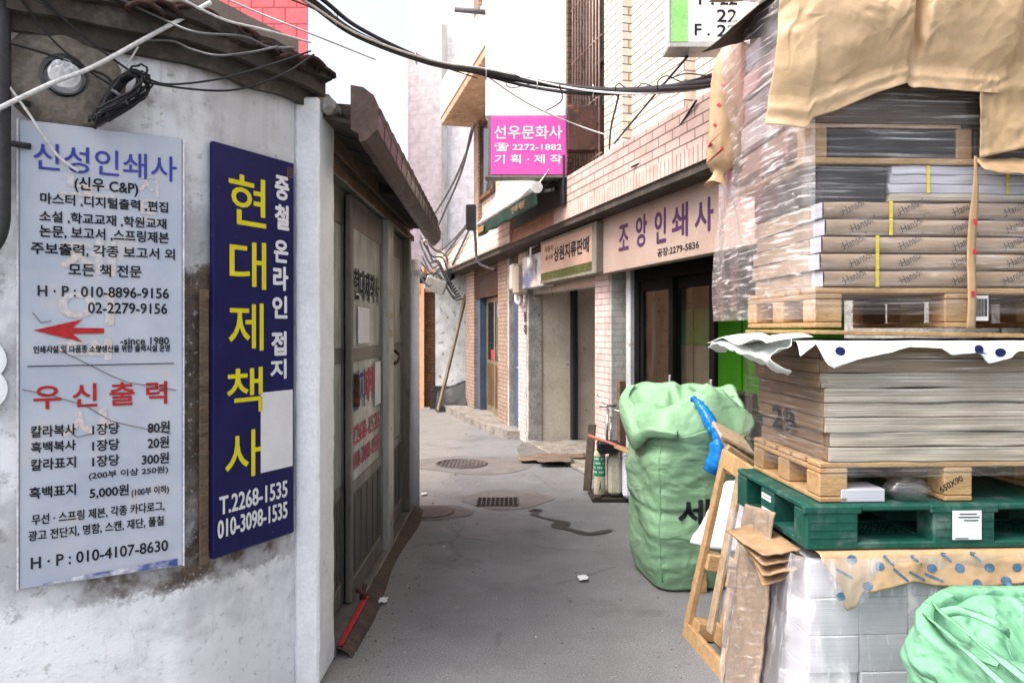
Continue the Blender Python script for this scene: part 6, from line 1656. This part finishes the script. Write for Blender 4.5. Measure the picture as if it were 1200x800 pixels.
# ================================================================ containers by the pink pier
base = Vector((.90, 6.62, 0))
b = MB()
for k in range(3): b.box(.72 + .0, 1.16, 6.50 + .12 * k, 6.60 + .12 * k, .0, .035, .003)
b.box(.74, .80, 6.5, 6.84, .036, .05, .003); b.box(1.06, 1.12, 6.5, 6.84, .036, .05, .003)
tag(b.build('wooden_rack', mk('wet_dark_wood', (.04, .032, .027), (.03, .025, .02), None, 5, .7, .4)), 'dark wooden slats on the ground under the white containers', 'slats')
can = thing('spray_can', 'tall cylindrical can with green printed wrapper by the brick pier', 'can', ID, (.80, 6.62, .05))
def cyl(r, z0, z1, c, seg=20): 
    b = MB(); b.lathe([(0, z0), (r, z0), (r, z1), (0, z1)], (c[0], c[1], 0), seg); return b
b = MB(); b.lathe([(0, .05), (.052, .05), (.054, .06), (.054, .42), (.045, .44), (.03, .445), (.03, .47), (0, .47)], (.80, 6.62, 0), 24); b.build('body', mk('cream_can', (.60, .54, .40), (.5, .45, .32), None, 6, .4, 0), can)
b = MB(); b.lathe([(.0548, .22), (.0548, .40)], (.80, 6.62, 0), 24); b.build('wrapper', mk('green_wrapper', (.03, .28, .13), (.02, .2, .09), None, 9, .4, 0), can, fix=False)
b = MB()
for k in range(4): 
    for q in range(9):
        if (q + k) % 4 == 3: continue
        a = R(190 + 17 * q); a2 = a + R(11)
        p = lambda an, z: (.80 + .0556 * math.cos(an), 6.62 + .0556 * math.sin(an), z)
        b.face([p(a, .25 + .04 * k), p(a2, .25 + .04 * k), p(a2, .268 + .04 * k), p(a, .268 + .04 * k)])
b.build('print_line', m_white, can, fix=False)
b = MB(); p = lambda an, z: (.80 + .0552 * math.cos(an), 6.62 + .0552 * math.sin(an), z); b.face([p(R(250), .07), p(R(290), .07), p(R(275), .13), p(R(270), .2), p(R(262), .13)]); b.build('emblem', mk('dark_green_ink', (.02, .15, .06), None, None, 9, .4, 0), can, fix=False)
def jerry(label, x0, x1, y0, y1, h, m, handle=True):
    t = thing('jerry_can', label, 'container', ID, ((x0 + x1) / 2, (y0 + y1) / 2, .05), 'plastic containers by the pier')
    b = MB(); b.box(x0, x1, y0, y1, .05, .05 + h * .86, .028); b.bm.verts.ensure_lookup_table()
    cx, cy = (x0 + x1) / 2, (y0 + y1) / 2
    b.build('body', m, t, jitter=.005)
    b = MB(); b.lathe([(.028, .05 + h * .84), (.028, .05 + h * .95), (0, .05 + h * .95)], (x0 + .04, cy, 0), 14); b.build('cap', m, t)
    b = MB(); b.tube(spline([(x0 + .05, cy, .05 + h * .86), (cx, cy, .05 + h * .97), (x1 - .03, cy, .05 + h * .85)], 5), .014, 8); b.build('handle', m, t)
    return t
jerry('smaller yellowish jerry can with dirty foot next to the green wrapped can', .87, .985, 6.53, 6.72, .42, mk('yellowed_plastic', (.52, .50, .40), (.44, .41, .31), (.2, .14, .08), 3, .4, .1, thr=(.6, .7)))
jerry('white jerry can half hidden by the tall green sack', .99, 1.16, 6.42, 6.60, .46, mk('white_hdpe', (.76, .76, .84), (.70, .70, .80), None, 3, .35, .1))
b = MB(); b.bar(px(688, 575, 6.85) , px(694, 497, 7.0), .075, .03, .004); tag(b.build('timber_plank', mk('dark_plank', (.085, .062, .048), (.055, .042, .034), (.14, .1, .08), 5, .85, .5)), 'dark old plank standing against the pink brick pier', 'plank')
b = MB(); b.tube([px(689, 510, 6.6), px(748, 531, 6.35)], .016, 8); tag(b.build('red_pole', mk('faded_red_paint', (.42, .13, .09), (.33, .12, .085), (.3, .22, .15), 8, .5, .2)), 'faded red pole lying slanted across the containers', 'pole')
b = MB(); b.bar(px(722, 523, 6.4), px(752, 536, 6.2), .07, .02, .003); tag(b.build('orange_stick', M['palletwood']), 'orange wood slat lying over the white jerry can', 'slat')
b = MB(); q = px(713, 520, 6.55); b.box(q.x - .10, q.x + .10, q.y - .07, q.y + .07, q.z - .08, q.z + .03, .02, ); tag(b.build('black_crate', M['black'], jitter=.01), 'black plastic crate on top of the containers', 'crate')
b = MB(); b.tube([px(711, 522, 6.6), px(712, 478, 6.7)], .012, 8); b.tube([px(702, 476, 6.7), px(722, 475, 6.7)], .012, 8); b.tube([px(716, 522, 6.6), px(716, 488, 6.7)], .008, 8); b.tube(spline([px(720, 480, 6.65), px(728, 484, 6.6), px(734, 498, 6.55), px(738, 520, 6.5)], 6), .01, 6); b.tube([px(700, 462, 6.8), px(711, 477, 6.7)], .005, 6)
tag(b.build('steel_stand', mk('chrome_stand', (.45, .46, .48), (.3, .31, .33), None, 6, .3, .1, metal=.9)), 'thin steel stand with black lever against the brick pier', 'stand')

# ================================================================ on the ground
mc = thing('manhole_cover', 'round rusty manhole cover in the asphalt further up the alley', 'manhole cover', ID, (px(541, 0, 8.35).x, 8.35, 0))
b = MB(); b.lathe([(.30, .0), (.30, .012), (.275, .014), (.275, .008), (0, .008)], (px(541, 0, 8.35).x, 8.35, 0), 40)
for k in range(-5, 6): 
    x = px(541, 0, 8.35).x + .045 * k; h = math.sqrt(.26 ** 2 - (.045 * k) ** 2); b.box(x - .012, x + .012, 8.35 - h, 8.35 + h, .006, .0125)
b.build('cover', M['manhole'], mc)
b = MB(); b.lathe([(.21, .0), (.21, .012), (.19, .013), (0, .009)], (-.70, 6.15, 0), 30); tag(b.build('manhole_cover', M['manhole']), 'small reddish round cover beside the end of the shop front', 'manhole cover')
gr = thing('drain_grate', 'rectangular iron drain grate in the middle of the alley', 'grate', ID, (-.13, 6.5, 0))
b = MB(); b.face([(-.31, 6.36, .0045), (.05, 6.36, .0045), (.05, 6.64, .0045), (-.31, 6.64, .0045)]); b.build('drain_shade_sheet', M['blackframe'], gr)  # black sheet painted as the dark of the drain below the bars
b = MB()
for k in range(10): b.box(-.31 + .04 * k - .006, -.31 + .04 * k + .006, 6.36, 6.64, .006, .016)
for k in range(5): b.box(-.315, .055, 6.35 + .07 * k, 6.364 + .07 * k, .005, .0155)
b.build('bars', M['manhole'], gr)
b = MB(); poly_ = [(px(x, y, FPX * CAMH / (y - HOR)).x, FPX * CAMH / (y - HOR)) for x, y in ((606, 527), (612, 521), (640, 519), (690, 519), (705, 530), (690, 538), (650, 540), (612, 541))]
b.prism(poly_, 'z', 0, .03); kind(b.build('concrete_apron', M['patch'], jitter=.006), 'structure')
rr = random.Random(12)
for k in range(3):
    x, y, w = ((632, 541, .26), (655, 539, .3), (648, 545, .2))[k]; Y = FPX * CAMH / (y - HOR); q = px(x, y, Y)
    b = MB(); b.grid(lambda u, v: (q.x - w + 2 * w * u + .04 * crease(u * 2, v * 2, k), q.y - .16 + .3 * v + .04 * crease(u * 3, v, k + 4), .036 + .012 * k + .012 * crease(u * 3, v * 3, k)), 14, 10)
    tag(b.build('cardboard', mk('trodden_card_%d' % k, ((.20, .14, .105), (.18, .12, .09), (.16, .125, .10))[k], None, None, 6, .9, .3), fix=False, solid=.006), ('left trodden cardboard piece at the edge of the apron', 'reddish trodden cardboard piece in front of the cream reveal', 'small trodden cardboard scrap lying nearest on the asphalt')[k], 'cardboard')
b = MB(); L = [px(441, 642, FPX * CAMH / 256), px(455, 637, FPX * CAMH / 251), px(467, 635, FPX * CAMH / 249)]; b.tube([Vector((p.x, p.y, .012)) for p in L], .007, 6); tag(b.build('stick', M['palletwood']), 'thin pale stick lying on the asphalt by the shop front', 'stick')
def scrap(x, y, s, seed, m):
    Y = FPX * CAMH / (y - HOR); q = px(x, y, Y); b = MB()
    b.grid(lambda u, v: (q.x + s * (u - .5) * (1 + .5 * noise.noise(Vector((v * 3, seed, 0)))), q.y + 1.4 * s * (v - .5), .006 + .35 * s * (.5 + .5 * crease(u * 2, v * 2, seed))), 8, 8)
    return b.build('paper_scrap', m, fix=False, solid=.001)
for k, (x, y, s, lb_) in enumerate(((449, 706, .05, 'crumpled white paper scrap near the threshold'), (424, 655, .03, 'small pale scrap at the shop front threshold'), (683, 680, .06, 'flat pale scrap near the middle of the alley'), (497, 580, .05, 'pale scrap past the end of the shop front'), (402, 720, .035, 'torn pale flake close to the red track'))):
    tag(scrap(x, y, s, k, m_white), lb_, 'scrap')
b = MB(); rr = random.Random(20)
for k in range(260):
    y = rr.uniform(500, 800); Y = FPX * CAMH / (y - HOR); xx = rr.uniform(-.75, .9) * 1.0
    if rr.random() < .5: xx = -.75 + abs(rr.gauss(0, .12))
    s = rr.uniform(.002, .006) * (1 if rr.random() < .9 else 2); b.box(-s, s, -s * .8, s * .8, -s * .5, s * .5, 0, Matrix.Translation((xx, Y, s * .45)) @ Matrix.Rotation(rr.uniform(0, 3), 4, 'Z') @ Matrix.Rotation(rr.uniform(-.4, .4), 4, 'X'))
kind(b.build('debris', mk('grit', (.28, .26, .24), (.12, .11, .1), (.5, .5, .5), 40, .9, 0, kind='Object')), 'stuff')
